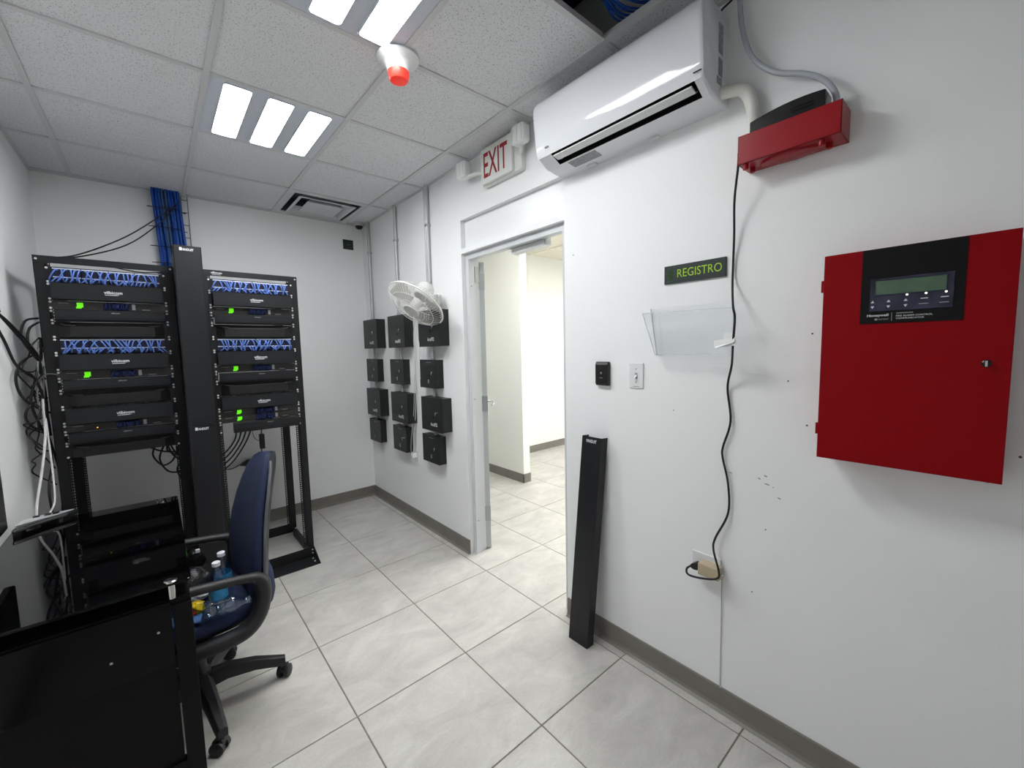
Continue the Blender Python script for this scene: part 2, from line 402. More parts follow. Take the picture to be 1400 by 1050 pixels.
# wall angle and tees
mb = MB()
mb.box(XL, XL + 0.02, YN, 0, H - 0.002, H + 0.006).box(-0.02, 0, YN, 0, H - 0.002, H + 0.006).box(XL, 0, YN, YN + 0.02, H - 0.002, H + 0.006)
mb.box(XL, -1.67, -0.02, 0, H - 0.002, H + 0.006).box(-1.425, 0, -0.02, 0, H - 0.002, H + 0.006)
part('wall_angle', mb, 'tee', ceil)
for x in CX: part('grid_tee', MB().box(x - tw, x + tw, YN, 0 - 0.001, H - 0.004, H + 0.004).box(x - 0.002, x + 0.002, YN, 0, H + 0.004, H + 0.03), 'tee', ceil)
xs = [XL] + CX + [0.0]
for y in CY[:9]:
    for a, b in zip(xs[:-1], xs[1:]):
        part('grid_tee', MB().box(a + tw, b - tw, y - tw, y + tw, H - 0.003, H + 0.004).box(a + tw, b - tw, y - 0.002, y + 0.002, H + 0.004, H + 0.03), 'tee', ceil)
ys = [0.0] + CY[:9] + [YN]
skip_light = [(2, 3), (2, 5)]       # cells of the two lights: column b-c
_ct = {}
for ci in range(5):
    for ri in range(len(ys) - 1):
        x0, x1 = xs[ci], xs[ci + 1]; y1, y0 = ys[ri], ys[ri + 1]
        if (ci, ri) in skip_light: continue
        if (ci, ri) == (3, 1): continue                       # air diffuser
        if (ci, ri) == (3, 6): continue                       # missing tile
        if ri == 0 and ci == 1:
            x1s = -1.66
            rects = [(x0 + 0.004, x1s, y0 + 0.003, y1 - 0.001)]
        else:
            rects = [(x0 + 0.004, x1 - 0.004, y0 + 0.004, y1 - 0.003)]
        for (a, b, c, d) in rects:
            w, e = (b - a) / 2, (d - c) / 2; key = (round(w, 4), round(e, 4))
            if key not in _ct: _ct[key] = mesh_of('ceiling_tile', MB().box(-w, w, -e, e, 0, 0.015), 'ceiling_tile')
            o = bpy.data.objects.new('ceiling_tile', _ct[key]); COL.objects.link(o); o.parent = ceil
            o.location = ((a + b) / 2, (c + d) / 2, H + 0.003 + random.uniform(0, 0.0015))

# ------------------------------------------------------------------ ceiling lights (2x2 ft, three lenses each)
def rrect(cx, cy, w, h, r, n=5):
    out = []
    for (sx, sy, a0) in ((1, 1, 0), (-1, 1, PI / 2), (-1, -1, PI), (1, -1, 1.5 * PI)):
        for k in range(n + 1):
            a = a0 + PI / 2 * k / n
            out.append((cx + sx * (w / 2 - r) + r * math.cos(a), cy + sy * (h / 2 - r) + r * math.sin(a)))
    return out
def ceiling_light(x0, x1, y0, y1, label, lens_mat='lens', z=H):
    cx, cy = (x0 + x1) / 2, (y0 + y1) / 2
    t = thing('ceiling_light', label, 'light', (cx, cy, z - 0.006), group='square ceiling lights')
    W, D = x1 - x0 - 2 * tw, y1 - y0 - 2 * tw
    lens = [(cx - 0.181, cy), (cx, cy), (cx + 0.181, cy)]
    lw, ld = 0.117, 0.555
    mb = MB()          # pan with three openings, built from strips
    xe = [x0 + tw]
    for (lx, ly) in lens: xe += [lx - lw / 2, lx + lw / 2]
    xe.append(x1 - tw)
    for k in range(0, len(xe) - 1, 2): mb.box(xe[k], xe[k + 1], cy - D / 2, cy + D / 2, z - 0.001, z + 0.01)
    for (lx, ly) in lens:
        mb.box(lx - lw / 2, lx + lw / 2, cy - D / 2, cy - ld / 2, z - 0.001, z + 0.01).box(lx - lw / 2, lx + lw / 2, cy + ld / 2, cy + D / 2, z - 0.001, z + 0.01)
    part('frame', mb, 'lamp_frame', t)
    part('housing', MB().loft([[(x0 + tw, y0 + tw, z + 0.01), (x1 - tw, y0 + tw, z + 0.01), (x1 - tw, y1 - tw, z + 0.01), (x0 + tw, y1 - tw, z + 0.01)], [(x0 + 0.04, y0 + 0.04, z + 0.075), (x1 - 0.04, y0 + 0.04, z + 0.075), (x1 - 0.04, y1 - 0.04, z + 0.075), (x0 + 0.04, y1 - 0.04, z + 0.075)]]), 'void', t)
    for (lx, ly) in lens:
        outer = rrect(lx, ly, lw + 0.006, ld + 0.006, 0.02); inner = rrect(lx, ly, lw - 0.006, ld - 0.006, 0.015)
        rim = MB(); n = len(outer)
        vs = [(p[0], p[1], z - 0.006) for p in outer] + [(p[0], p[1], z - 0.006) for p in inner] + [(p[0], p[1], z + 0.002) for p in outer] + [(p[0], p[1], z + 0.002) for p in inner]
        fs = []
        for i in range(n):
            j = (i + 1) % n
            fs += [(i, j, n + j, n + i), (2 * n + i, 2 * n + j, j, i), (n + i, n + j, 3 * n + j, 3 * n + i)]
        rim.add(vs, fs); part('rim', rim, 'lamp_frame', t)
        part('lens', MB().prism(rrect(lx, ly, lw - 0.005, ld - 0.005, 0.015), 2, z - 0.003, z + 0.004), lens_mat, t, label='glowing white lens')
ceiling_light(CX[1], CX[2], CY[3], CY[2], 'square three-lens ceiling light in front of the equipment racks')
ceiling_light(CX[1], CX[2], CY[5], CY[4], 'square three-lens ceiling light next to the red-tipped ceiling alarm')
ceiling_light(0.55, 0.55 + 0.61, -2.13, -1.52, 'ceiling light of the next room beyond the doorway', 'lens_next', 2.793)
ceiling_light(0.55 + 3.05 - 0.61, 0.55 + 3.05, -2.13, -1.52, 'farther ceiling light of the next room', 'lens_next', 2.793)
ceiling_light(0.55 + 3.05 - 0.61, 0.55 + 3.05, -3.35, -2.74, 'nearer ceiling light of the next room', 'lens_next', 2.793)

# ------------------------------------------------------------------ air diffuser
t = thing('air_diffuser', 'square white louvred air diffuser in the ceiling near the corner', 'vent', (-0.4914, -0.3524, H - 0.02))
cx, cy = -0.4914, -0.3524
def sq(r, z): return [(cx - r, cy - r, z), (cx + r, cy - r, z), (cx + r, cy + r, z), (cx - r, cy + r, z)]
part('frame', MB().loft([sq(0.292, H - 0.003), sq(0.292, H + 0.004), sq(0.268, H + 0.02), sq(0.262, H + 0.02), sq(0.262, H - 0.004), sq(0.292, H - 0.003)], cap=False), 'vent_white', t)
part('louver', MB().loft([sq(0.225, H - 0.012), sq(0.165, H + 0.035), sq(0.162, H + 0.035), sq(0.205, H - 0.013), sq(0.225, H - 0.012)], cap=False), 'vent_white', t)
part('centre_plate', MB().loft([sq(0.142, H - 0.016), sq(0.142, H - 0.012), sq(0.10, H + 0.03)]), 'vent_white', t)
part('neck', MB().loft([sq(0.262, H + 0.004), sq(0.25, H + 0.12)], cap=False).box(cx - 0.25, cx + 0.25, cy - 0.25, cy + 0.25, H + 0.12, H + 0.13), 'neck_grey', t)

# blue cables and tee seen through the missing ceiling tile
for k in range(7):
    pts = [(-0.76, -3.40 - 0.03 * k, H + 0.16 + 0.01 * k), (-0.48, -3.26 - 0.012 * k, H + 0.07 + random.uniform(0, 0.03)), (-0.27, -3.16 - 0.012 * k, H + 0.05 + random.uniform(0, 0.02)), (-0.13 + 0.008 * k, -3.2 - 0.02 * k, H + 0.05 + 0.006 * k), (-0.09 + 0.008 * k, -3.6, H + 0.07)]
    cable('network_cable', pts, 0.004, 'bundle_blue', 'dark blue network cable above the missing ceiling tile', 'cable', 'blue cables above the missing ceiling tile')

# ------------------------------------------------------------------ equipment racks
RH = 2.04
FY = -0.97; RY = -0.40           # front plane, rear plane of the posts
def flange(mb, xa, xb, y0, y1, z0, z1, hole_x):
    """perforated strip: two uprights and rungs between the holes"""
    hw = 0.0045
    mb.box(xa, hole_x - hw, y0, y1, z0, z1).box(hole_x + hw, xb, y0, y1, z0, z1)
    z = z0; p = 0.01588
    while z < z1 - p:
        mb.box(hole_x - hw, hole_x + hw, y0, y1, z, z + p - 0.009); z += p
    mb.box(hole_x - hw, hole_x + hw, y0, y1, z, z1)
def rack(xl, xr, label):
    t = thing('server_rack', label, 'rack', ((xl + xr) / 2, (FY + RY) / 2, 0), group='open frame racks')
    for side in (-1, 1):
        xo = xl if side < 0 else xr
        for (yf, first) in ((FY, True), (RY - 0.07, False)):
            mb = MB(); w = 0.052; a, b = (xo, xo - side * w); a, b = min(a, b), max(a, b)
            hx = (xo - side * (w - 0.009))
            flange(mb, a, b, yf, yf + 0.003, 0.06, RH - 0.01, hx)
            flange(mb, a, b, yf + 0.067, yf + 0.07, 0.06, RH - 0.01, hx)
            mb.box(xo, xo - side * 0.003, yf, yf + 0.07, 0.06, RH - 0.01)
            part('post', mb, 'rack_black', t)
    for yf, s in ((FY, -1), (RY, 1)):
        y0 = yf if s < 0 else yf - 0.07
        part('top_beam', MB().box(xl, xr, y0 - 0.002 if s < 0 else y0, y0 + 0.07, RH - 0.004, RH).box(xl, xr, (y0 - 0.003) if s < 0 else y0 + 0.067, y0 if s < 0 else y0 + 0.07, RH - 0.036, RH), 'rack_black', t)
        fo = y0 - 0.004 if s < 0 else y0 + 0.07
        part('base_angle', MB().box(xl - 0.002, xr + 0.002, fo, fo + 0.004, 0, 0.075).box(xl - 0.002, xr + 0.002, fo if s < 0 else fo, fo - 0.145 if s < 0 else fo + 0.06, 0, 0.005)
             .prism([(fo, 0), (fo, 0.075), (fo + s * (0.145 if s < 0 else 0.06), 0.004), (fo + s * (0.145 if s < 0 else 0.06), 0)], 0, xr - 0.002, xr + 0.002)
             .prism([(fo, 0), (fo, 0.075), (fo + s * (0.145 if s < 0 else 0.06), 0.004), (fo + s * (0.145 if s < 0 else 0.06), 0)], 0, xl - 0.002, xl + 0.002), 'rack_black', t)
        for x in (xl + 0.012, xr - 0.012):
            part('bolt', MB().lathe([(0.0055, 0), (0.005, 0.003), (0.002, 0.004)], (x, (y0 - 0.003) if s < 0 else y0 + 0.07, RH - 0.018), (0, s, 0), 10), 'screw', t)
            if s < 0:
                for z in (0.03, 0.055): part('bolt', MB().lathe([(0.005, 0), (0.004, 0.003)], (x, fo, z), (0, -1, 0), 10), 'screw', t)
                for dy in (0.04, 0.09): part('bolt', MB().lathe([(0.006, 0), (0.005, 0.004)], (x - 0.01, fo - dy, 0.005), (0, 0, 1), 10), 'screw', t)
    for x in (xl, xr):
        s = 1 if x == xl else -1
        part('side_rail', MB().box(x, x + s * 0.003, FY + 0.07, RY - 0.07, RH - 0.04, RH - 0.004), 'rack_black', t)
        part('side_rail', MB().box(x, x + s * 0.03, FY + 0.07, RY - 0.07, 0.0, 0.05), 'rack_black', t)
    return t
LX0, LX1 = -2.105, -1.548
RX0, RX1 = -1.420, -0.873
rackL = rack(LX0, LX1, 'black open frame rack nearer the desk wall')
rackR = rack(RX0, RX1, 'black open frame rack behind the blue chair')
part('logo', put_back(text_mb('vilbicom', 0.058, 0.013, 0.02), RX0 + 0.085, FY - 0.0045, RH - 0.016).box(RX0 + 0.062, RX0 + 0.108, FY - 0.0045, FY - 0.004, RH - 0.029, RH - 0.027), 'print_white', rackR, label='white printed logo')

PW = 0.445          # visible width of rack-mounted units between the posts
EAR = 0.4826
def unit_ears(t, cx, z0, z1, yf, n=2):
    """mounting ears with screws on both sides"""
    for s in (-1, 1):
        zz = [z0 + 0.007, z1 - 0.007] if n == 2 else [(z0 + z1) / 2]
        for z in zz:
            part('screw', MB().lathe([(0.0058, 0), (0.0058, 0.002), (0.0035, 0.004)], (cx + s * 0.2325, yf - 0.001, z), (0, -1, 0), 10), 'screw', t)
def face_text(t, s, cx, y, z, w, h, m='print_white', under=True):
    mb = put_back(text_mb(s, w, h, 0.02), cx, y, z)
    if under: mb.add([(cx - w * 0.45, y, z - h * 0.95), (cx + w * 0.2, y, z - h * 0.95), (cx + w * 0.35, y, z - h * 0.72), (cx - w * 0.45, y, z - h * 0.78)], [(0, 1, 2, 3)])
    part('logo', mb, m, t, label='white printed logo')

# patch cords: variants share mesh data
cord_mesh = {}
def cord_variant(dx, dz, bow, mname):
    key = (dx, dz, bow, mname)
    if key not in cord_mesh:
        pts = catmull([(0, 0, 0), (dx * 0.15, -bow * 0.7, -dz * 0.05), (dx * 0.55, -bow, -dz * 0.45), (dx, -bow * 0.55, -dz), (dx, 0.012, -dz * 1.15)], 3)
        cord_mesh[key] = mesh_of('patch_cable', MB().tube(pts, 0.0033, 5), mname, 70)
    return cord_mesh[key]
def cords(cx, w, n, z, dz, y, mname, label, group, spread=(-0.02, 0.02), bow=0.035, prob=1.0):
    for k in range(n):
        if random.random() > prob: continue
        x = cx - w / 2 + w * (k + 0.5) / n
        dx = round(random.choice([spread[0], spread[0] * 0.5, 0.004, spread[1] * 0.5, spread[1]]), 4)
        o = bpy.data.objects.new('patch_cable', cord_variant(dx, dz, bow, mname)); COL.objects.link(o)
        o.location = (x, y, z); tag(o, label, 'cable', group)
def patch_panel(cx, zt, zb, label, cordlabel, group):
    y = FY - 0.004
    t = thing('patch_bay', label, 'patch panel', (cx, y, zb), group='patch panels in the racks')
    part('face_plate', MB().box(cx - EAR / 2, cx + EAR / 2, y, y + 0.003, zb, zt), 'panel_black', t)
    for k in range(4):
        xa = cx - 0.212 + 0.1065 * k
        part('port_block', MB().box(xa, xa + 0.102, y - 0.008, y, zb + 0.006, zt - 0.006), 'port_dark', t)
        for zz in (zt - 0.006, zt - 0.05):
            part('label_strip', MB().box(xa, xa + 0.103, y - 0.010, y - 0.006, zz - 0.0055, zz), 'strip_white', t)
    unit_ears(t, cx, zb, zt, y)
    cords(cx, 0.405, 24, zt - 0.016, 0.052, y - 0.008, 'cord_blue', cordlabel, group, (-0.03, 0.03), 0.03)
    cords(cx, 0.40, 22, zt - 0.056, 0.030, y - 0.008, 'cord_blue', cordlabel, group, (-0.03, 0.03), 0.022)
def cover_panel(cx, zt, zb, label, shift=0.0, ticks=False, cxl=None):
    y = FY - 0.055
    t = thing('cable_manager', label, 'cable manager', (cx, FY - 0.03, zb), group='horizontal cable managers with flat covers')
    w = 0.438
    part('cover', MB().box(cx - w / 2, cx + w / 2, y, y + 0.003, zb, zt).box(cx - w / 2, cx + w / 2, y, y + 0.03, zt - 0.003, zt).box(cx - w / 2, cx + w / 2, y, y + 0.03, zb, zb + 0.003), 'cover_black', t)
    part('back_plate', MB().box(cx - EAR / 2, cx + EAR / 2, FY - 0.004, FY - 0.001, zb, zt), 'panel_black', t)
    for k in range(12):
        x = cx - 0.2 + 0.4 * k / 11
        part('finger', MB().box(x - 0.004, x + 0.004, y + 0.004, FY - 0.004, zt - 0.006, zt + (0.004 if ticks else -0.003)), 'cover_black', t)
    face_text(t, 'vilbicom', cx + 0.012, y - 0.001, zb + (zt - zb) * 0.52, 0.074, 0.016)
    unit_ears(t, cx, zb, zt, FY - 0.004)
def net_switch(cx, zt, zb, label, cordlabel, group, lit=True):
    y = FY - 0.006
    t = thing('network_switch', label, 'switch', (cx, y, zb), group='network switches in the racks')
    part('body', MB().box(cx - 0.22, cx + 0.22, y + 0.004, y + 0.30, zb + 0.001, zt - 0.001), 'panel_black', t)
    part('face_plate', MB().box(cx - EAR / 2, cx + EAR / 2, y, y + 0.004, zb, zt), 'switch_grey', t)
    part('port_block', MB().box(cx - 0.035, cx + 0.075, y - 0.003, y, zb + 0.006, zt - 0.006), 'port_dark', t)
    part('uplink_port', MB().box(cx + 0.082, cx + 0.096, y - 0.006, y, zb + 0.008, zt - 0.008), 'steel', t)
    part('brand_strip', MB().box(cx - 0.205, cx - 0.165, y - 0.001, y, zt - 0.014, zt - 0.011).box(cx + 0.125, cx + 0.16, y - 0.001, y, zb + 0.008, zb + 0.012), 'print_grey', t)
    if lit: part('status_display', MB().box(cx - 0.137, cx - 0.113, y - 0.002, y, zb + 0.014, zt - 0.008).box(cx - 0.141, cx - 0.12, y - 0.002, y, zb + 0.008, zb + 0.016), 'led_green', t, label='glowing green display')
    else: part('status_light', MB().box(cx - 0.112, cx - 0.107, y - 0.002, y, zb + 0.012, zb + 0.018), 'led_amber', t, label='small amber light')
    unit_ears(t, cx, zb, zt, y)
    cords(cx + 0.02, 0.1, 12, zt - 0.008, 0.03, y - 0.003, 'cord_blue_deep', cordlabel, group, (-0.012, 0.012), 0.02)
def blank_manager(cx, zt, zb, label, x0=None, x1=None):
    y = FY - 0.045
    x0 = cx - 0.2185 if x0 is None else x0; x1 = cx + 0.2185 if x1 is None else x1
    t = thing('cable_manager', label, 'cable manager', (cx, FY - 0.025, zb), group='slim horizontal cable managers')
    part('cover', MB().prism([(y, zb + 0.012), (y, zt - 0.004), (y + 0.006, zt), (FY, zt), (FY, zb), (y + 0.01, zb)], 0, x0, x1), 'cover_black', t)
    part('groove', MB().box(x0, x1, y - 0.0008, y, zb + 0.02, zb + 0.022), 'void', t)
    part('logo', put_back(text_mb('vilbicom', 0.036, 0.007, 0.03), (x0 + x1) / 2 + 0.012, y - 0.001, zt - 0.014), 'print_grey', t)
    unit_ears(t, cx, zb, zt, FY - 0.004)
def shelf_unit(cx, zt, zb, label):
    y = FY - 0.03
    t = thing('rack_drawer', label, 'rack unit', (cx, FY, zb), group='one-unit drawers in the racks')
    part('body', MB().box(cx - 0.22, cx + 0.22, FY + 0.004, FY + 0.26, zb + 0.002, zt - 0.004), 'rack_dark', t)
    part('front', MB().box(cx - EAR / 2, cx + EAR / 2, FY - 0.004, FY, zb, zt), 'panel_black', t)
    part('front_bar', MB().prism([(cx - 0.215, FY - 0.004), (cx - 0.17, y), (cx + 0.17, y), (cx + 0.215, FY - 0.004)], 2, zb + 0.004, zt - 0.022), 'rack_dark', t, bevel=0.003)
    for s in (-1, 1):
        part('handle', MB().tube([(cx + s * 0.205, FY - 0.006, zt - 0.01), (cx + s * 0.18, y - 0.002, zt - 0.018), (cx + s * 0.15, y - 0.002, zt - 0.02)], 0.004, 6), 'switch_grey', t)
    unit_ears(t, cx, zb, zt, FY - 0.004)

for side, cx in (('by the desk wall', (LX0 + LX1) / 2), ('behind the chair', (RX0 + RX1) / 2)):
    L = side.startswith('by'); rk = 'in the rack ' + side
    for tier, dz in (('top', 0.0), ('middle', -0.372)):
        patch_panel(cx, 1.986 + dz, 1.902 + dz, f'{tier} patch panel full of light blue cords {rk}', f'light blue cable looping from the {tier} patch panel {rk}', f'patch cords of the {tier} panel {rk}')
        cover_panel(cx, 1.903 + dz, 1.814 + dz, f'{tier} flat black cover panel with white logo {rk}')
        net_switch(cx, 1.812 + dz, 1.766 + dz, f'{tier} dark network switch with green display {rk}', f'dark blue cable in the {tier} switch {rk}', f'cords of the {tier} switch {rk}')
        blank_manager(cx, 1.764 + dz, 1.702 + dz, f'{tier} slim black cable manager with small grey logo {rk}')
        shelf_unit(cx, 1.7 + dz, 1.615 + dz, f'{tier} black drawer unit with angled handles {rk}')
    cover_panel(cx, 1.242, 1.153, f'lowest flat black cover panel with white logo {rk}', ticks=True)
    if L:
        net_switch(cx, 1.152, 1.108, f'lowest network switch with a tiny amber light {rk}', f'dark blue cable in the lowest switch {rk}', f'cords of the lowest switch {rk}', lit=False)
        blank_manager(cx, 1.106, 1.045, f'lowest slim black cable manager {rk}')
        shelf_unit(cx, 1.044, 0.968, f'lowest black drawer unit {rk}')
    else:
        net_switch(cx, 1.152, 1.110, f'upper of the two stacked green-lit switches {rk}', 'dark blue cord plugged into the upper of two stacked switches', 'cords of the upper stacked switch')
        net_switch(cx, 1.108, 1.066, f'lower of the two stacked green-lit switches {rk}', 'dark blue cord plugged into the lower of two stacked switches', 'cords of the lower stacked switch')
        blank_manager(cx, 1.064, 1.0, f'lowest slim black cable manager, shifted to the right, {rk}', cx - 0.165, cx + 0.225)

# ------------------------------------------------------------------ vertical cable manager between the racks
t = thing('vertical_cable_manager', 'tall black vertical cable manager standing between the two racks', 'cable manager', (-1.482, -1.0, 0))
MX0, MX1, MY = -1.547, -1.416, -1.15
part('channel', MB().box(MX0 + 0.004, MX1 - 0.004, -0.93, -0.925, 0, 2.10).box(MX0 + 0.001, MX0 + 0.006, -1.10, -0.925, 0, 2.1).box(MX1 - 0.006, MX1 - 0.001, -1.10, -0.925, 0, 2.1), 'rack_dark', t)
def manager_cover(z0, z1):
    c = part('cover', MB().prism([(MX0, MY + 0.006), (MX0 + 0.006, MY), (MX1 - 0.006, MY), (MX1, MY + 0.006), (MX1, MY + 0.055), (MX1 - 0.003, MY + 0.055), (MX1 - 0.003, MY + 0.008), (MX0 + 0.003, MY + 0.008), (MX0 + 0.003, MY + 0.055), (MX0, MY + 0.055)], 2, z0, z1), 'cover_black', t)
    mb = put_back(text_mb('PANDUIT', 0.056, 0.014, 0.03), MX0 + 0.066, MY - 0.0006, z1 - 0.022)
    mb.prism(rrect(MX0 + 0.035, z1 - 0.02, 0.012, 0.018, 0.003), 1, MY - 0.0006, MY - 0.0002)
    part('logo', mb, 'print_white', c, label='white printed logo')
manager_cover(0.02, 1.095); manager_cover(1.097, 2.135)

# ------------------------------------------------------------------ blue cable drop, wire tray and black cables above the racks
t = thing('cable_bundle', 'thick bundle of bright blue network cables dropping from the ceiling', 'cable bundle', (-1.53, -0.12, 1.2))
n = 0
for row in range(3):
    for k in range(9):
        x = -1.592 + 0.0185 * k + random.uniform(-0.003, 0.003); y = -0.05 - 0.017 * row
        w1 = random.uniform(-0.006, 0.006); bulge = 0.02 * math.sin(k / 8 * PI) + (0.012 if k > 5 else 0)
        m = 'bundle_teal' if k in (3, 4) and row == 2 else 'bundle_blue'
        pts = [(x * 0.93 - 0.107 + 0.0, y * 0.5 - 0.012, H + 0.16), (x, y - 0.004, H - 0.05), (x + w1 + 0.012, y - bulge, 2.45), (x + w1 + 0.02, y - bulge - 0.01, 2.2), (x - w1, y - 0.06, 1.9), (x, y - 0.08, 1.2)]
        cable('cable', pts, 0.0085, m, None, n=6, k=5, parent=t)
for z in (2.60, 2.46, 2.32, 2.2):
    part('tie', MB().tube([(-1.63, -0.12, z), (-1.55, -0.135, z), (-1.455, -0.128, z), (-1.43, -0.09, z - 0.004), (-1.405, -0.075, z - 0.004)], 0.003, 6), 'tie_black', t)
t = thing('wire_tray', 'pale welded wire cable tray behind the blue cables', 'cable tray', (-1.41, -0.035, 1.9))
for x in (-1.425, -1.385): part('rail', MB().tube([(x, -0.03, 1.9), (x, -0.03, H - 0.01)], 0.003, 6), 'cable_grey', t)
for k in range(9): part('rung', MB().tube([(-1.425, -0.03, 1.95 + 0.095 * k), (-1.385, -0.03, 1.95 + 0.095 * k)], 0.003, 6), 'cable_grey', t)
part('hook', MB().tube([(-1.44, -0.06, 2.6), (-1.40, -0.05, 2.61)], 0.003, 6), 'tie_black', t)
cable('power_cable', [(-1.44, -0.16, 2.66), (-1.56, -0.3, 2.50), (-1.75, -0.6, 2.26), (-1.95, -0.8, 2.09), (-2.06, -0.86, 2.05), (-2.09, -0.88, 2.044)], 0.004, 'cable_black', 'black cable arching from the blue bundle to the rack top, upper one', 'cable', 'black cables above the rack')
cable('power_cable', [(-1.46, -0.17, 2.62), (-1.58, -0.33, 2.43), (-1.75, -0.6, 2.21), (-1.95, -0.84, 2.07), (-2.07, -0.9, 2.046)], 0.004, 'cable_black', 'black cable arching from the blue bundle to the rack top, lower one', 'cable', 'black cables above the rack')
cable('power_cable', [(-1.565, -0.3, 2.17), (-1.575, -0.32, 2.10), (-1.60, -0.36, 2.09), (-1.72, -0.55, 2.055), (-1.88, -0.78, 2.05), (-2.0, -0.86, 2.05), (-2.05, -0.88, 2.046)], 0.0035, 'cable_black', 'thin black cable lying along the rack top by the desk wall')
cable('patch_lead', [(-1.60, -0.14, 2.12), (-1.575, -0.3, 2.11), (-1.54, -0.6, 2.08), (-1.50, -0.9, 2.06), (-1.48, -0.98, 1.98)], 0.006, 'bundle_blue', 'blue cable running from the bundle into the vertical cable manager')
for k in range(5):
    cable('network_cable', [(-1.58 + 0.03 * k, -0.17, 2.05 - 0.01 * k), (-1.55 + 0.022 * k, -0.5, 2.085 + 0.006 * k), (-1.52 + 0.014 * k, -0.85, 2.05), (-1.51 + 0.012 * k, -0.98, 1.9)], 0.006, 'bundle_blue', 'blue cable sweeping from the bundle down behind the vertical cable manager', 'cable', 'blue cables entering the vertical manager')

# tangled black cables between the rack and the desk wall
def at_left(px, z): return px
tang = [
    [(-2.205, -1.30, 1.74), (-2.18, -1.22, 1.70), (-2.15, -1.10, 1.62), (-2.13, -1.0, 1.55), (-2.125, -0.95, 1.5), (-2.12, -0.93, 1.3), (-2.13, -0.9, 1.15)],
    [(-2.205, -1.33, 1.72), (-2.185, -1.24, 1.60), (-2.17, -1.16, 1.48), (-2.14, -1.04, 1.42), (-2.125, -0.98, 1.33), (-2.12, -0.95, 1.2), (-2.12, -0.92, 1.1)],
    [(-2.205, -1.28, 1.76), (-2.17, -1.18, 1.66), (-2.14, -1.04, 1.56), (-2.125, -0.97, 1.5), (-2.13, -0.95, 1.45), (-2.12, -0.9, 1.4)],
    [(-2.115, -0.93, 1.72), (-2.15, -1.0, 1.70), (-2.165, -1.03, 1.62), (-2.14, -1.0, 1.54), (-2.12, -0.95, 1.5), (-2.115, -0.92, 1.62)],
    [(-2.115, -0.92, 1.7), (-2.14, -1.0, 1.66), (-2.145, -1.02, 1.58), (-2.125, -0.97, 1.52), (-2.12, -0.95, 1.42)],
    [(-2.115, -0.9, 1.55), (-2.17, -1.02, 1.50), (-2.19, -1.08, 1.42), (-2.18, -1.06, 1.32), (-2.14, -0.98, 1.25), (-2.115, -0.9, 1.22)],
    [(-2.12, -0.9, 1.3), (-2.16, -1.02, 1.28), (-2.18, -1.05, 1.22), (-2.16, -1.02, 1.16), (-2.12, -0.92, 1.12)],
    [(-2.12, -0.93, 1.55), (-2.14, -1.0, 1.4), (-2.16, -1.02, 1.3), (-2.15, -1.0, 1.2), (-2.13, -0.95, 1.08), (-2.13, -0.9, 0.95), (-2.14, -1.0, 0.8), (-2.13, -0.95, 0.5)],
    [(-2.13, -0.92, 1.1), (-2.12, -0.85, 0.95), (-2.115, -0.8, 0.8), (-2.12, -0.85, 0.65), (-2.13, -0.9, 0.45)],
]
tl = ['black cable hung from the desk wall, topmost of the tangle', 'black cable hung from the desk wall, sagging lowest', 'black cable hung from the desk wall into the middle of the tangle', 'black loop of cable sticking out beside the upper rack switch',
      'small inner black loop beside the upper rack switch', 'wide black loop bulging toward the desk wall', 'lowest thick black loop beside the rack', 'long black cable dropping from the tangle behind the desk', 'thin black cable hanging against the wall behind the desk']
for p, l in zip(tang, tl): cable('power_cable', p, 0.0055, 'cable_black', l, 'cable', 'tangled cables beside the rack')
rt = random.Random(21)
for k in range(6):
    z0 = 1.62 - 0.09 * k
    pts = [(-2.118, -0.93, z0)] + [(-2.118 - rt.uniform(0.005, 0.07), -0.95 - rt.uniform(0.0, 0.13), z0 - 0.055 * i + rt.uniform(-0.03, 0.03)) for i in range(1, 6)] + [(-2.118, -0.93, z0 - 0.34)]
    cable('power_cable', pts, 0.0035, 'cable_black', ['highest', 'second highest', 'third highest', 'fourth highest', 'second lowest', 'lowest'][k] + ' of the thin black wires knotted in the tangle beside the rack', 'cable', 'thin wires of the tangle')
cable('tangle_lead', [(-2.12, -0.95, 1.6), (-2.13, -0.98, 1.45), (-2.14, -1.0, 1.3), (-2.13, -0.98, 1.2), (-2.12, -0.96, 1.35), (-2.112, -0.95, 1.47)], 0.004, 'cable_grey', 'thin grey cable woven through the tangle beside the rack', 'cable')
cable('data_cable', [(-2.13, -0.98, 1.38), (-2.12, -0.985, 1.41), (-2.095, -0.99, 1.43), (-2.06, -0.98, 1.425)], 0.003, 'cable_grey', 'short grey cable bent into the rack ear', 'cable')
# wall bracket holding the tangle
solo('cable_clip', MB().tube([(-2.209, -1.30, 1.76), (-2.185, -1.30, 1.76), (-2.18, -1.30, 1.72)], 0.008, 8), 'cable_black', 'black cable clip on the desk wall holding the tangled cables', 'clip', smooth=50)
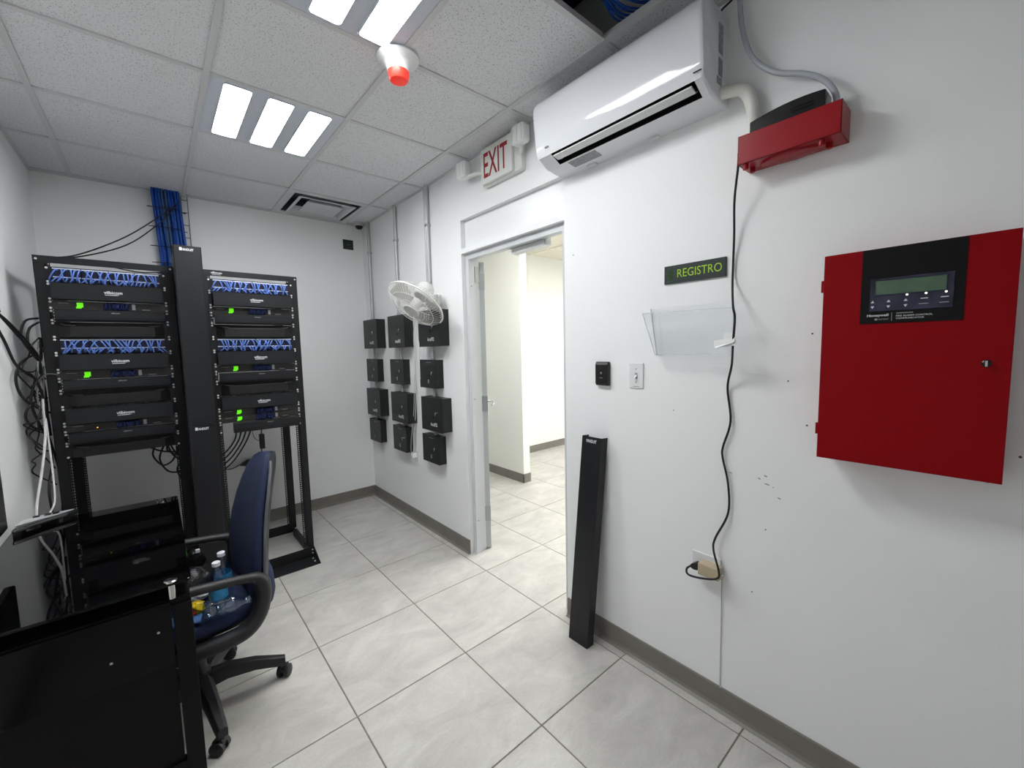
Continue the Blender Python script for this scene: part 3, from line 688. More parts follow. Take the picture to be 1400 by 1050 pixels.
# cables dangling below the racks
dang = [[(-1.74, -0.9, 0.97), (-1.68, -0.9, 0.93), (-1.60, -0.9, 0.91), (-1.575, -0.9, 0.90)],
        [(-1.66, -0.88, 0.97), (-1.69, -0.88, 0.88), (-1.66, -0.88, 0.80), (-1.61, -0.88, 0.78), (-1.575, -0.88, 0.80)],
        [(-1.65, -0.86, 0.97), (-1.63, -0.86, 0.90), (-1.60, -0.86, 0.86), (-1.575, -0.86, 0.87)],
        [(-1.59, -0.87, 0.96), (-1.63, -0.87, 0.96), (-1.61, -0.87, 0.90), (-1.575, -0.87, 0.86)],
        [(-1.575, -0.85, 0.86), (-1.61, -0.85, 0.80), (-1.60, -0.85, 0.74), (-1.57, -0.85, 0.69)]]
dang += [[(-1.70, -0.84, 0.97), (-1.72, -0.84, 0.90), (-1.68, -0.84, 0.83), (-1.63, -0.84, 0.85), (-1.60, -0.84, 0.92), (-1.58, -0.84, 0.965)],
         [(-1.64, -0.83, 0.97), (-1.65, -0.83, 0.92), (-1.61, -0.83, 0.885), (-1.575, -0.83, 0.91)]]
dl = ['shallow black cable slung under the lowest unit of the rack by the desk wall', 'deepest hanging black cable loop under the rack by the desk wall', 'middle hanging black cable loop under the rack by the desk wall', 'small curled black cable under the rack by the desk wall', 'black cable curving down to the rack post by the desk wall', 'wide round black cable loop under the rack by the desk wall', 'tight short black cable loop under the rack by the desk wall']
for p, l in zip(dang, dl): cable('power_cable', p, 0.005, 'cable_black', l, 'cable', 'cables dangling under the rack by the desk wall')
for k in range(4):
    cable('power_cable', [(-1.29 + 0.028 * k, -0.92, 1.0), (-1.30 + 0.02 * k, -0.9, 0.94 - 0.01 * k), (-1.34 + 0.01 * k, -0.9, 0.88 - 0.025 * k), (-1.385, -0.9, 0.84 - 0.035 * k)], 0.005, 'cable_black',
          ['shortest', 'second shortest', 'second longest', 'longest'][k] + ' of the four black cables curving under the rack behind the chair', 'cable', 'cables curving under the rack behind the chair')
t = thing('power_adapter', 'black power adapter hanging on its cord below the rack behind the chair', 'power adapter', (-1.145, -0.9, 0.85))
part('body', MB().box(-1.16, -1.128, -0.915, -0.885, 0.85, 0.955), 'device_black', t, bevel=0.004)
part('cord', MB().tube(catmull([(-1.145, -0.9, 0.955), (-1.142, -0.9, 0.98), (-1.14, -0.9, 1.0)]), 0.004, 6).tube(catmull([(-1.15, -0.9, 0.85), (-1.148, -0.9, 0.8), (-1.14, -0.9, 0.76)]), 0.0035, 6), 'cable_black', t, 60)
part('thin_cord', MB().tube(catmull([(-1.2, -0.9, 1.0), (-1.19, -0.9, 0.94), (-1.165, -0.9, 0.91), (-1.15, -0.9, 0.93)]), 0.002, 6), 'cable_black', t, 60)
# wall outlet with plug behind the right rack
t = thing('wall_outlet', 'white wall outlet behind the rack with a black plug', 'outlet', (-1.03, 0, 0.5))
part('cover_plate', MB().box(-1.14, -1.07, -0.006, 0, 0.50, 0.615), 'plate_white', t, bevel=0.002)
part('plug', MB().prism([(-1.185, 0.56), (-1.13, 0.545), (-1.09, 0.57), (-1.085, 0.595), (-1.12, 0.6), (-1.15, 0.585)], 1, -0.05, -0.006), 'device_black', t, bevel=0.004)
part('cord', MB().tube(catmull([(-1.185, -0.03, 0.565), (-1.23, -0.05, 0.55), (-1.28, -0.1, 0.56), (-1.3, -0.2, 0.6)]), 0.0045, 6), 'cable_black', t, 60)

# ------------------------------------------------------------------ small wall items at the corner
t = thing('wall_sign', 'small square dark green sign high on the wall near the corner', 'sign', (-0.147, 0, 2.51))
part('plate', MB().box(-0.196, -0.098, -0.006, 0, 2.51, 2.602), 'sign_green', t)
part('print_line', MB().box(-0.166, -0.128, -0.0066, -0.006, 2.553, 2.558), 'sign_emblem', t)
t = thing('dome_camera', 'small white dome camera with dark bubble on the ceiling corner', 'camera', (-0.075, -0.12, H - 0.06))
part('base', MB().lathe([(0.05, 0), (0.05, -0.012), (0.044, -0.028)], (-0.075, -0.12, H - 0.002), (0, 0, 1), 24), 'vent_white', t, 40)
part('dome', MB().lathe([(0.036, -0.026), (0.035, -0.036), (0.028, -0.048), (0.016, -0.056), (0.003, -0.058)], (-0.075, -0.12, H - 0.002), (0, 0, 1), 20), 'device_black', t, 50)

# ceiling alarm
t = thing('ceiling_alarm', 'white round ceiling alarm with glowing red tip beside the light', 'alarm', (-0.796, -2.487, H - 0.1))
part('base', MB().lathe([(0.088, 0), (0.088, -0.006), (0.082, -0.012), (0.062, -0.022), (0.05, -0.034), (0.048, -0.042)], (-0.796, -2.487, H - 0.004), (0, 0, 1), 32), 'plate_white', t, 40)
part('collar', MB().lathe([(0.048, -0.040), (0.046, -0.054), (0.045, -0.056)], (-0.796, -2.487, H - 0.004), (0, 0, 1), 32), 'plate_white', t, 40)
part('red_tip', MB().lathe([(0.044, -0.056), (0.041, -0.082), (0.036, -0.09), (0.02, -0.092), (0.002, -0.092)], (-0.796, -2.487, H - 0.004), (0, 0, 1), 32), 'alarm_red', t, 40, label='translucent red tip')

# ------------------------------------------------------------------ conduits and the twelve black wall boxes
cols = [('column nearest the room corner', -0.44, -0.36, -0.195), ('middle column', -1.0, -0.905, -0.775), ('column nearest the doorway', -1.555, -1.455, -1.325)]
rows = [('top', 1.535, 1.81, True), ('second', 1.213, 1.435, False), ('third', 0.885, 1.147, True), ('bottom', 0.617, 0.84, False)]
for ci, (cn, yb_, ys_, yc) in enumerate(cols):
    t = thing('conduit', f'vertical steel conduit rising to the ceiling above the {cn}', 'conduit', (-0.014, yc, 1.8), group='steel conduits')
    part('pipe', MB().lathe([(0.0148, 1.80), (0.0148, H + 0.02)], (-0.017, yc, 0), (0, 0, 1), 12), 'conduit_steel', t, 50)
    if ci == 2:
        part('pipe', MB().lathe([(0.0115, 1.80), (0.0115, H + 0.02)], (-0.013, yc + 0.034, 0), (0, 0, 1), 12), 'conduit_steel', t, 50)
        part('wire_end', MB().tube(catmull([(-0.026, yc - 0.01, 2.0), (-0.03, yc + 0.02, 2.01), (-0.05, yc + 0.06, 2.03)]), 0.003, 6), 'cable_black', t, 50)
    part('coupling', MB().lathe([(0.018, 1.80), (0.018, 1.835)], (-0.018, yc, 0), (0, 0, 1), 12), 'steel', t, 40)
    for zz, a, b in ((2.45, 0, 0),):
        part('strap', MB().box(-0.033, 0, yc - 0.017, yc + 0.017, zz, zz + 0.016), 'steel', t)
    for ri, (rn, z0, z1, big) in enumerate(rows):
        w, d = (0.315, 0.086) if big else (0.262, 0.062)
        y0 = yb_ if big else ys_
        t = thing('power_supply_box', f"{'large' if big else 'small'} black metal box, {rn} in the {cn}", 'box', (0, y0 + w / 2, z0), group='black metal boxes on the wall')
        part('body', MB().box(-d + 0.004, 0, y0 + 0.003, y0 + w - 0.003, z0 + 0.003, z1 - 0.003), 'box_black', t)
        door = part('door', MB().box(-d, -d + 0.004, y0, y0 + w, z0, z1), 'box_black', t, bevel=0.0015)
        yc2 = y0 + w * 0.42
        h = z1 - z0
        for (dy, dz_, r) in ((-0.0, 0.42, 0.009),) if big else ((0.0, 0.45, 0.008), (0.012, 0.27, 0.007)):
            part('knockout', MB().lathe([(r, 0), (r * 0.8, 0.002)], (-d, yc2 + dy, z0 + h * dz_), (-1, 0, 0), 12), 'void', door)
        part('lock', MB().lathe([(0.010, 0), (0.010, 0.008), (0.006, 0.01)], (-d, yc2 - 0.045, z0 + h * 0.55), (-1, 0, 0), 10), 'chrome', door, label='small chrome lock')
        part('key', MB().box(-d - 0.012, -d - 0.007, yc2 - 0.048, yc2 - 0.042, z0 + h * 0.55 - 0.018, z0 + h * 0.55 + 0.002), 'chrome', door)
        if big: part('lettering', put_right(text_mb('AccuPS2', 0.10, 0.028, 0.03), -d - 0.0006, yc2 - 0.005, z0 + 0.055), 'print_white', door)
        else:
            part('lettering', put_right(text_mb('AccuPS2 power', 0.08, 0.010, 0.03), -d - 0.0006, yc2 + 0.01, z1 - 0.022), 'print_grey', door)
            part('key_tag', MB().box(-d - 0.006, -d - 0.001, yc2 + 0.006, yc2 + 0.018, z0 + h * 0.17, z0 + h * 0.3), 'steel', door)
    for (a, b, n) in ((rows[1][2], rows[0][1], 'top and second'), (rows[2][2], rows[1][1], 'second and third'), (rows[3][2], rows[2][1], 'third and bottom')):
        t = thing('conduit_nipple', f'short steel conduit between the {n} boxes of the {cn}', 'conduit', (-0.02, yc, a), group='short conduits between the boxes')
        part('pipe', MB().lathe([(0.011, a - 0.002), (0.011, b + 0.004)], (-0.025, yc - 0.02, 0), (0, 0, 1), 12), 'conduit_steel', t, 50)
        part('locknut', MB().lathe([(0.016, a), (0.016, a + 0.008)], (-0.025, yc - 0.02, 0), (0, 0, 1), 8), 'steel', t)

# ------------------------------------------------------------------ wall fan
fc = Vector((-0.235, -1.495, 1.835)); fn = Vector((-0.633, -0.10, -0.76)).normalized()
t = thing('wall_fan', 'white wall fan tilted downward above the black boxes', 'fan', (0, -1.40, 1.9))
fu = Vector((0, 1, 0)); fu = (fu - fn * fu.dot(fn)).normalized(); fw_ = fn.cross(fu)
def FP(r, a, h): return fc + fn * h + (fu * math.cos(a) + fw_ * math.sin(a)) * r
FR = 0.215
def ring(mb, r, h, wr, n=48): mb.tube([FP(r, 2 * PI * k / n, h) for k in range(n + 1)], wr, 5, cap=False)
mb = MB(); ring(mb, FR, 0, 0.006); part('guard_rim', mb, 'fan_white', t, 60)
def guard(sgn, depth, hubr, hubh):
    mb = MB(); N = 56
    prof = [(hubr, hubh), (hubr + (FR - hubr) * 0.35, hubh * 0.95), (hubr + (FR - hubr) * 0.7, hubh * 0.72), (FR * 0.97, hubh * 0.25), (FR, 0)]
    for k in range(N):
        a = 2 * PI * k / N
        mb.tube([FP(r, a + (0.25 * i / 4 if sgn > 0 else 0), h) for i, (r, h) in enumerate(prof)], 0.0011, 3, cap=False)
    ring(mb, prof[2][0], prof[2][1], 0.002); ring(mb, prof[1][0], prof[1][1], 0.0016)
    return mb
part('front_guard', guard(1, 0.06, 0.045, 0.06), 'fan_white', t, 60)
part('rear_guard', guard(-1, 0.06, 0.055, -0.075), 'fan_white', t, 60)
part('front_badge', MB().lathe([(0.056, 0.05), (0.06, 0.06), (0.056, 0.068), (0.048, 0.066), (0.002, 0.066)], fc, fn, 28), 'fan_white', t, 40)
part('hub', MB().lathe([(0.04, -0.03), (0.04, 0.02), (0.03, 0.035), (0.002, 0.04)], fc, fn, 24), 'fan_white', t, 40)
for b in range(3):
    a0 = b * 2 * PI / 3 + 0.5; rows_ = []
    for i in range(7):
        r = 0.035 + 0.155 * i / 6; wd = 0.35 + 0.55 * math.sin(min(1, i / 4.0) * PI / 2) - (0.25 if i == 6 else 0)
        rows_.append([FP(r, a0 + wd * (j / 6 - 0.5) + 0.12 * i / 6, -0.022 + 0.05 * (j / 6) - 0.004) for j in range(7)])
    mb = MB(); V = [p for r_ in rows_ for p in r_]; V2 = [p + fn * 0.003 for p in V]
    F = [(i * 7 + j, i * 7 + j + 1, (i + 1) * 7 + j + 1, (i + 1) * 7 + j) for i in range(6) for j in range(6)]
    mb.add(V, F).add(V2, [tuple(reversed(f)) for f in F])
    part('blade', mb, 'fan_blade', t, 60)
part('motor_housing', MB().lathe([(0.05, -0.07), (0.062, -0.085), (0.066, -0.13), (0.058, -0.17), (0.035, -0.19), (0.003, -0.195)], fc, fn, 28), 'fan_white', t, 40)
mp = fc - fn * 0.14
part('neck', MB().tube(catmull([tuple(mp), (mp.x + 0.01, mp.y + 0.01, mp.z - 0.05), (-0.06, -1.43, 1.86), (-0.03, -1.42, 1.87)]), 0.024, 12), 'fan_white', t, 50)
part('wall_base', MB().prism(rrect(-1.42, 1.885, 0.10, 0.09, 0.02), 0, -0.035, 0), 'fan_white', t, bevel=0.006)
part('power_cord', MB().tube(catmull([(-0.03, -1.38, 1.86), (-0.025, -1.075, 1.75), (-0.02, -1.035, 1.4), (-0.02, -1.03, 1.15), (-0.02, -0.985, 0.85), (-0.03, -0.955, 0.62)]), 0.0032, 6), 'cable_white', t, 60, label='white cord running down the wall')
part('power_cord', MB().tube(catmull([(-0.02, -1.02, 1.3), (-0.03, -1.0, 1.0), (-0.05, -0.97, 0.75), (-0.05, -0.96, 0.64), (-0.035, -0.96, 0.61)]), 0.0028, 6), 'cable_white', t, 60)
t = thing('wall_outlet', 'small white outlet with a plug below the black boxes', 'outlet', (0, -0.96, 0.53))
part('cover_plate', MB().box(-0.006, 0, -1.005, -0.935, 0.53, 0.645), 'plate_white', t, bevel=0.002)
part('plug', MB().box(-0.05, -0.006, -0.985, -0.945, 0.585, 0.62), 'clear_lamp', t, bevel=0.006)
# small pull-switch and pair of cords by the doorway column
solo('pull_string', MB().lathe([(0.004, 1.28), (0.004, 1.54)], (-0.09, -1.245, 0), (0, 0, 1), 8).lathe([(0.008, 1.53), (0.009, 1.545), (0.007, 1.57), (0.002, 1.58)], (-0.09, -1.245, 0), (0, 0, 1), 10), 'fan_white', 'white pull cord hanging in front of the top box nearest the doorway', 'cord', smooth=50)

# ------------------------------------------------------------------ exit sign with emergency lamps
t = thing('exit_sign', 'white exit sign with red letters and two emergency lamp heads', 'exit sign', (0, -2.22, 2.51))
part('housing', MB().prism(rrect(-2.235, 2.62, 0.37, 0.215, 0.02), 0, -0.035, 0), 'exit_white', t, bevel=0.004)
part('face', MB().prism(rrect(-2.215, 2.62, 0.29, 0.205, 0.008), 0, -0.055, -0.035), 'exit_white', t, bevel=0.003)
part('lettering', put_right(text_mb('EXIT', 0.225, 0.145, 0.012), -0.0558, -2.21, 2.622), 'exit_red', t, label='red EXIT lettering')
for (y, z, s) in ((-1.905, 2.655, 1), (-2.455, 2.665, -1)):
    h = part('lamp_head', MB().prism(rrect(y, z, 0.105, 0.10, 0.02), 0, -0.10, -0.05), 'clear_lamp', t, bevel=0.008)
    for o in (-0.035, 0.0, 0.035): part('rib', MB().box(-0.103, -0.10, y + o - 0.002, y + o + 0.002, z - 0.042, z + 0.042), 'exit_white', h)
    part('arm', MB().tube([(-0.03, -2.235 + s * 0.17, 2.60), (-0.05, -2.235 + s * 0.2, 2.605), (-0.07, y, z - 0.045)], 0.013, 8), 'exit_white', t, 50)

# ------------------------------------------------------------------ door frame and open door
jamb = 0.04
fr = tag(part('trim_1', MB().box(0.03, 0.075, DY1 - jamb, DY1, 0, 2.17).box(0.075, 0.13, DY1 - 0.022, DY1, 0, 2.17)
    .box(0.03, 0.075, DY0, DY0 + jamb, 0, 2.17).box(0.075, 0.13, DY0, DY0 + 0.022, 0, 2.17)
    .box(0.03, 0.075, DY0 + jamb, DY1 - jamb, 2.13, 2.17).box(0.075, 0.13, DY0 + 0.022, DY1 - 0.022, 2.148, 2.17), 'frame_paint'), 'white painted steel frame lining the doorway', 'door frame', kind=ST)
for z in (0.25, 1.15, 1.95): part('frame_screw', MB().lathe([(0.004, 0), (0.004, 0.001)], (0.05, DY1 - jamb, z), (0, -1, 0), 8), 'hole_dark', fr)
part('strike_box', MB().box(0.09, 0.125, DY1 - 0.028, DY1 - 0.02, 1.98, 2.09), 'steel', fr)
hx, hy = 0.142, -1.775
ang = math.radians(53.2)
dr = Vector((math.cos(ang), math.sin(ang), 0)); nr = Vector((math.sin(ang), -math.cos(ang), 0))   # nr points toward -y/+x
t = thing('door_1', 'white door swung wide open into the next room, seen edge on', 'door', (hx, hy, 0.01), kind=ST)
def DB(a0, a1, n0, n1, z0, z1):
    P = lambda a, n_, z: (hx + dr.x * a + nr.x * n_, hy + dr.y * a + nr.y * n_, z)
    mb = MB(); mb.add([P(a0, n0, z0), P(a1, n0, z0), P(a1, n1, z0), P(a0, n1, z0), P(a0, n0, z1), P(a1, n0, z1), P(a1, n1, z1), P(a0, n1, z1)],
                      [(0, 3, 2, 1), (4, 5, 6, 7), (0, 1, 5, 4), (1, 2, 6, 5), (2, 3, 7, 6), (3, 0, 4, 7)]); return mb
part('leaf', DB(0.0, 0.91, -0.022, 0.022, 0.012, 2.125), 'door_edge', t, bevel=0.001)
for z in (0.22, 1.05, 1.93):
    part('hinge', DB(-0.004, 0.0, -0.03, 0.024, z, z + 0.115), 'steel', t)
def dp(a, n_, z): return (hx + dr.x * a + nr.x * n_, hy + dr.y * a + nr.y * n_, z)
hd = part('lever_handle', MB().lathe([(0.028, 0), (0.028, 0.008)], dp(0.85, 0.022, 1.02), nr, 16).tube(catmull([dp(0.85, 0.03, 1.02), dp(0.85, 0.07, 1.02), dp(0.83, 0.08, 1.02), dp(0.74, 0.08, 1.01), dp(0.725, 0.07, 0.99)]), 0.009, 8), 'steel', t, 50)
# magnetic lock on the frame head
t = thing('magnetic_lock', 'white magnetic lock bar under the top of the door frame', 'lock', (0.1, -2.33, 2.1))
part('magnet', MB().box(0.076, 0.125, -2.475, -2.19, 2.095, 2.147), 'plate_white', t, bevel=0.003)
part('bracket', MB().box(0.06, 0.085, -2.49, -2.18, 2.128, 2.147), 'steel', t)
part('end_cap', MB().box(0.078, 0.12, -2.49, -2.475, 2.10, 2.14), 'frame_paint', t)

# ------------------------------------------------------------------ air conditioner
AY0, AY1 = -3.51, -2.70
t = thing('air_conditioner', 'white wall-mounted split air conditioner above the doorway', 'air conditioner', (0, -3.105, 2.372))
top = [(0, 2.685), (-0.13, 2.685), (-0.172, 2.680), (-0.197, 2.667), (-0.2105, 2.648), (-0.2155, 2.628), (-0.2160, 2.615), (-0.2153, 2.605), (-0.2018, 2.475), (-0.2008, 2.466), (-0.198, 2.448), (-0.194, 2.43), (-0.188, 2.416)]
low = [(-0.125, 2.384), (-0.06, 2.376), (0, 2.374)]
cav = [(-0.165, 2.452), (-0.125, 2.468), (-0.098, 2.455), (-0.10, 2.42)]
mb = MB(); S0, S1 = -3.475, -2.79
mb.prism(top + low, 1, AY0 + 0.012, S0); mb.prism(top + low, 1, S1, AY1 - 0.012)
def shell(pts, a, b):
    n = len(pts); mb.add([(p[0], a, p[1]) for p in pts] + [(p[0], b, p[1]) for p in pts], [(i, i + 1, i + 1 + n, i + n) for i in range(n - 1)])
shell(top, S0, S1); shell(low, S0, S1)
part('casing', mb, 'ac_white', t, 35)
def inset(pts, d):
    c = (sum(p[0] for p in pts) / len(pts), sum(p[1] for p in pts) / len(pts))
    return [((p[0] - c[0]) * (1 - d / 0.1) + c[0] if p[0] < -0.01 else p[0], (p[1] - c[1]) * (1 - d / 0.15) + c[1]) for p in pts]
for ya, yb in ((AY0 + 0.012, AY0), (AY1 - 0.012, AY1)):
    r0 = [(p[0], ya, p[1]) for p in top + low]; r1 = [(p[0], (ya * 0.35 + yb * 0.65), p[1]) for p in inset(top + low, 0.002)]; r2 = [(p[0], yb, p[1]) for p in inset(top + low, 0.008)]
    part('end_panel', MB().loft([r0, r1, r2]), 'ac_white', t, 50)
mb = MB(); pts = [top[-1]] + cav + [low[0]]; n = len(pts)
mb.add([(p[0], S0, p[1]) for p in pts] + [(p[0], S1, p[1]) for p in pts], [(i, i + 1, i + 1 + n, i + n) for i in range(n - 1)] + [tuple(range(n)), tuple(range(n, 2 * n))])
part('outlet_duct', mb, 'ac_dark', t)
part('louver', MB().prism([(-0.184, 2.402), (-0.150, 2.394), (-0.136, 2.402), (-0.138, 2.407), (-0.152, 2.400), (-0.182, 2.408)], 1, S0 + 0.012, S1 - 0.012), 'ac_matte', t)
part('louver', MB().prism([(-0.131, 2.425), (-0.112, 2.43), (-0.112, 2.433), (-0.131, 2.428)], 1, S0 + 0.012, S1 - 0.012), 'ac_dark', t)
for k in range(7):
    yy = S0 + 0.06 + 0.095 * k
    part('vertical_vane', MB().prism([(-0.165, 2.43), (-0.12, 2.41), (-0.11, 2.45), (-0.15, 2.455)], 1, yy, yy + 0.003), 'ac_dark', t)
part('panel_seam', MB().box(-0.2035, -0.198, AY0 + 0.005, S0 - 0.002, 2.434, 2.436), 'ac_dark', t)
part('brand_mark', MB().box(-0.2035, -0.198, -2.785, -2.765, 2.446, 2.452), 'print_grey', t)
part('rating_sticker', MB().prism([(-0.115, 2.3818), (-0.06, 2.3749), (-0.06, 2.3745), (-0.115, 2.3812)], 1, -2.99, -2.83), 'sticker_grey', t)
for (za, zb_, xa, xb) in ((2.535, 2.635, -0.085, -0.05), (2.46, 2.52, -0.085, -0.05), (2.43, 2.455, -0.095, -0.055)):
    part('side_sticker', MB().box(xa, xb, AY0 - 0.0008, AY0, za, zb_), 'sticker_grey', t)
for yy in (-2.93, -3.25): part('clip', MB().box(-0.035, -0.015, yy, yy + 0.05, 2.366, 2.376), 'ac_matte', t)
solo('insulated_pipe', MB().tube(catmull([(-0.05, -3.49, 2.41), (-0.05, -3.53, 2.405), (-0.045, -3.58, 2.39), (-0.035, -3.605, 2.34), (-0.02, -3.61, 2.27), (-0.012, -3.61, 2.2)]), 0.021, 12), 'pipe_wrap', 'white wrapped pipe leaving the air conditioner behind the red box', 'pipe', smooth=60)
cable('drain_tube', [(-0.03, -3.555, H + 0.03), (-0.035, -3.559, 2.69), (-0.04, -3.571, 2.596), (-0.05, -3.609, 2.481), (-0.05, -3.677, 2.401), (-0.05, -3.761, 2.354), (-0.05, -3.815, 2.310), (-0.05, -3.846, 2.255), (-0.05, -3.85, 2.20)], 0.0085, 'tube_clear', 'translucent grey tube curving from the ceiling to the red box', 'tube', n=10)
cable('power_cable', [(-0.01, -3.56, H + 0.02), (-0.02, -3.53, 2.73), (-0.03, -3.50, 2.71), (-0.035, -3.48, 2.69)], 0.004, 'cable_black', 'short black cable from the ceiling behind the air conditioner', 'cable')

# ------------------------------------------------------------------ red box with black device on the wall
t = thing('red_wall_box', 'red plastic box on the wall with pegs underneath', 'box', (0, -3.73, 2.115))
bx0, by0, by1, bz0, bz1 = -0.105, -3.875, -3.59, 2.118, 2.212
part('tray', MB().box(bx0, bx0 + 0.004, by0, by1, bz0, bz1).box(bx0, 0, by0, by0 + 0.004, bz0, bz1).box(bx0, 0, by1 - 0.004, by1, bz0, bz1).box(bx0, 0, by0, by1, bz0, bz0 + 0.004), 'red_plastic', t, bevel=0.0015)
part('raised_ring', MB().lathe([(0.085, 0), (0.083, 0.006), (0.075, 0.008), (0.002, 0.008)], (-0.052, -3.73, bz0), (0, 0, -1), 28).xf(Matrix.Translation((-0.052, 0, 0)) @ Matrix.Scale(0.45, 4, (1, 0, 0)) @ Matrix.Translation((0.052, 0, 0))), 'red_plastic', t, 40)
for (x, y) in ((-0.09, -3.612), (-0.045, -3.617), (-0.09, -3.825), (-0.05, -3.835)):
    part('peg', MB().lathe([(0.009, 0), (0.009, 0.016), (0.006, 0.018)], (x, y, bz0), (0, 0, -1), 12), 'red_plastic', t, 40)
part('cable_gland', MB().lathe([(0.011, 0), (0.011, 0.016)], (-0.05, -3.852, bz1 - 0.004), (0, 0, 1), 12), 'red_plastic', t, 40)
mb = MB(); L_ = []
for k in range(9):
    f = k / 8; L_.append((-3.62 - 0.21 * f, 2.225 + 0.045 * math.sin((0.25 + 0.55 * f) * PI / 1.25) ))
pts = [(-3.62, 2.135)] + L_ + [(-3.83, 2.135)]
t = thing('black_device', 'black curved device standing inside the red wall box', 'device', (-0.05, -3.72, 2.122))
part('casing', MB().prism(pts, 0, -0.09, -0.02), 'device_black', t, bevel=0.004)
part('vent_slot', MB().box(-0.0915, -0.09, -3.80, -3.74, 2.232, 2.236).box(-0.0915, -0.09, -3.80, -3.74, 2.241, 2.245), 'void', t)
# black cord from the red box down to the outlet
cable('power_cable', [(-0.10, -3.592, 2.16), (-0.085, -3.585, 2.12), (-0.05, -3.562, 2.02), (-0.02, -3.552, 1.9), (-0.015, -3.548, 1.75), (-0.10, -3.585, 1.645), (-0.105, -3.594, 1.60), (-0.105, -3.590, 1.51), (-0.05, -3.566, 1.43), (-0.012, -3.538, 1.34), (-0.012, -3.552, 1.213), (-0.012, -3.526, 1.108), (-0.012, -3.526, 1.064), (-0.012, -3.548, 0.966), (-0.012, -3.551, 0.848), (-0.02, -3.508, 0.735), (-0.035, -3.508, 0.69), (-0.06, -3.54, 0.625), (-0.075, -3.54, 0.60), (-0.085, -3.49, 0.583), (-0.06, -3.42, 0.56), (-0.045, -3.405, 0.575), (-0.04, -3.425, 0.595)], 0.0042, 'cable_black', 'long black power cord hanging down the wall to the outlet', 'cord', n=8)
# outlet with plug and beige adapter
t = thing('wall_outlet', 'white wall outlet with a beige adapter plugged in', 'outlet', (0, -3.47, 0.55))
part('cover_plate', MB().box(-0.006, 0, -3.525, -3.41, 0.575, 0.645), 'plate_white', t, bevel=0.002)
part('adapter', MB().box(-0.05, -0.006, -3.535, -3.452, 0.572, 0.622), 'beige_plastic', t, bevel=0.004, label='beige adapter block')
part('plug', MB().prism([(-3.452, 0.585), (-3.452, 0.612), (-3.44, 0.614), (-3.42, 0.6), (-3.418, 0.588), (-3.435, 0.582)], 0, -0.048, -0.02), 'device_black', t, bevel=0.003, label='black plug')
part('adapter_prong', MB().lathe([(0.003, 0), (0.003, 0.012)], (-0.03, -3.535, 0.597), (0, -1, 0), 8), 'chrome', t)
cable('thin_wire', [(-0.006, -3.53, 0.575), (-0.004, -3.531, 0.4), (-0.004, -3.531, 0.2), (-0.004, -3.532, 0.115), (-0.008, -3.537, 0.104)], 0.0018, 'cable_white', 'thin grey wire running from the beige adapter to the baseboard', 'cable')

# ------------------------------------------------------------------ acrylic bin, sign, switch, reader
t = thing('acrylic_wall_pocket', 'clear acrylic wall pocket below the green sign', 'wall pocket', (0, -3.39, 1.465))
tk = 0.003
def quad_plate(a, b, c, d, off):
    o = Vector(off); P = [Vector(p) for p in (a, b, c, d)]
    return MB().loft([P, [p + o for p in P]])
part('back_panel', quad_plate((-0.001, -3.205, 1.668), (-0.001, -3.565, 1.668), (-0.001, -3.545, 1.468), (-0.001, -3.235, 1.468), (-tk, 0, 0)), 'clear_plastic', t)
part('front_panel', quad_plate((-0.095, -3.222, 1.643), (-0.095, -3.588, 1.637), (-0.06, -3.568, 1.470), (-0.06, -3.262, 1.470), (tk, 0, 0)), 'clear_plastic', t)
part('end_panel', quad_plate((-0.092, -3.224, 1.642), (-0.004, -3.207, 1.642), (-0.004, -3.237, 1.470), (-0.058, -3.264, 1.470), (0, -tk, 0)), 'clear_plastic', t)
part('end_panel', quad_plate((-0.092, -3.583, 1.637), (-0.004, -3.560, 1.637), (-0.004, -3.543, 1.470), (-0.058, -3.565, 1.470), (0, tk, 0)), 'clear_plastic', t)
part('bottom_panel', quad_plate((-0.062, -3.264, 1.470), (-0.062, -3.566, 1.470), (-0.001, -3.545, 1.470), (-0.001, -3.236, 1.470), (0, 0, -tk)), 'clear_plastic', t)
for (a, b) in (((-0.095, -3.222, 1.643), (-0.095, -3.588, 1.637)), ((-0.095, -3.222, 1.643), (-0.061, -3.262, 1.470)), ((-0.061, -3.262, 1.469), (-0.061, -3.566, 1.469)), ((-0.003, -3.237, 1.470), (-0.061, -3.262, 1.469)), ((-0.003, -3.205, 1.668), (-0.003, -3.235, 1.468))):
    part('edge', MB().tube([a, b], 0.0016, 6), 'clear_edge', t)
part('divider', quad_plate((-0.004, -3.245, 1.655), (-0.012, -3.245, 1.655), (-0.05, -3.275, 1.472), (-0.004, -3.275, 1.472), (0, -0.002, 0)), 'clear_plastic', t)
t = thing('clear_tape', 'crumpled clear tape holding the black cord to the acrylic pocket', 'tape', (-0.1, -3.57, 1.5))
part('strip', quad_plate((-0.100, -3.522, 1.522), (-0.110, -3.602, 1.532), (-0.112, -3.602, 1.503), (-0.098, -3.522, 1.495), (-0.002, 0, 0)), 'clear_lamp', t)
part('fold', quad_plate((-0.104, -3.53, 1.50), (-0.116, -3.60, 1.528), (-0.116, -3.60, 1.515), (-0.106, -3.53, 1.494), (-0.003, 0, 0)), 'clear_lamp', t)
part('tab', quad_plate((-0.098, -3.556, 1.55), (-0.100, -3.585, 1.55), (-0.100, -3.588, 1.528), (-0.098, -3.556, 1.524), (-0.002, 0, 0)), 'clear_lamp', t)

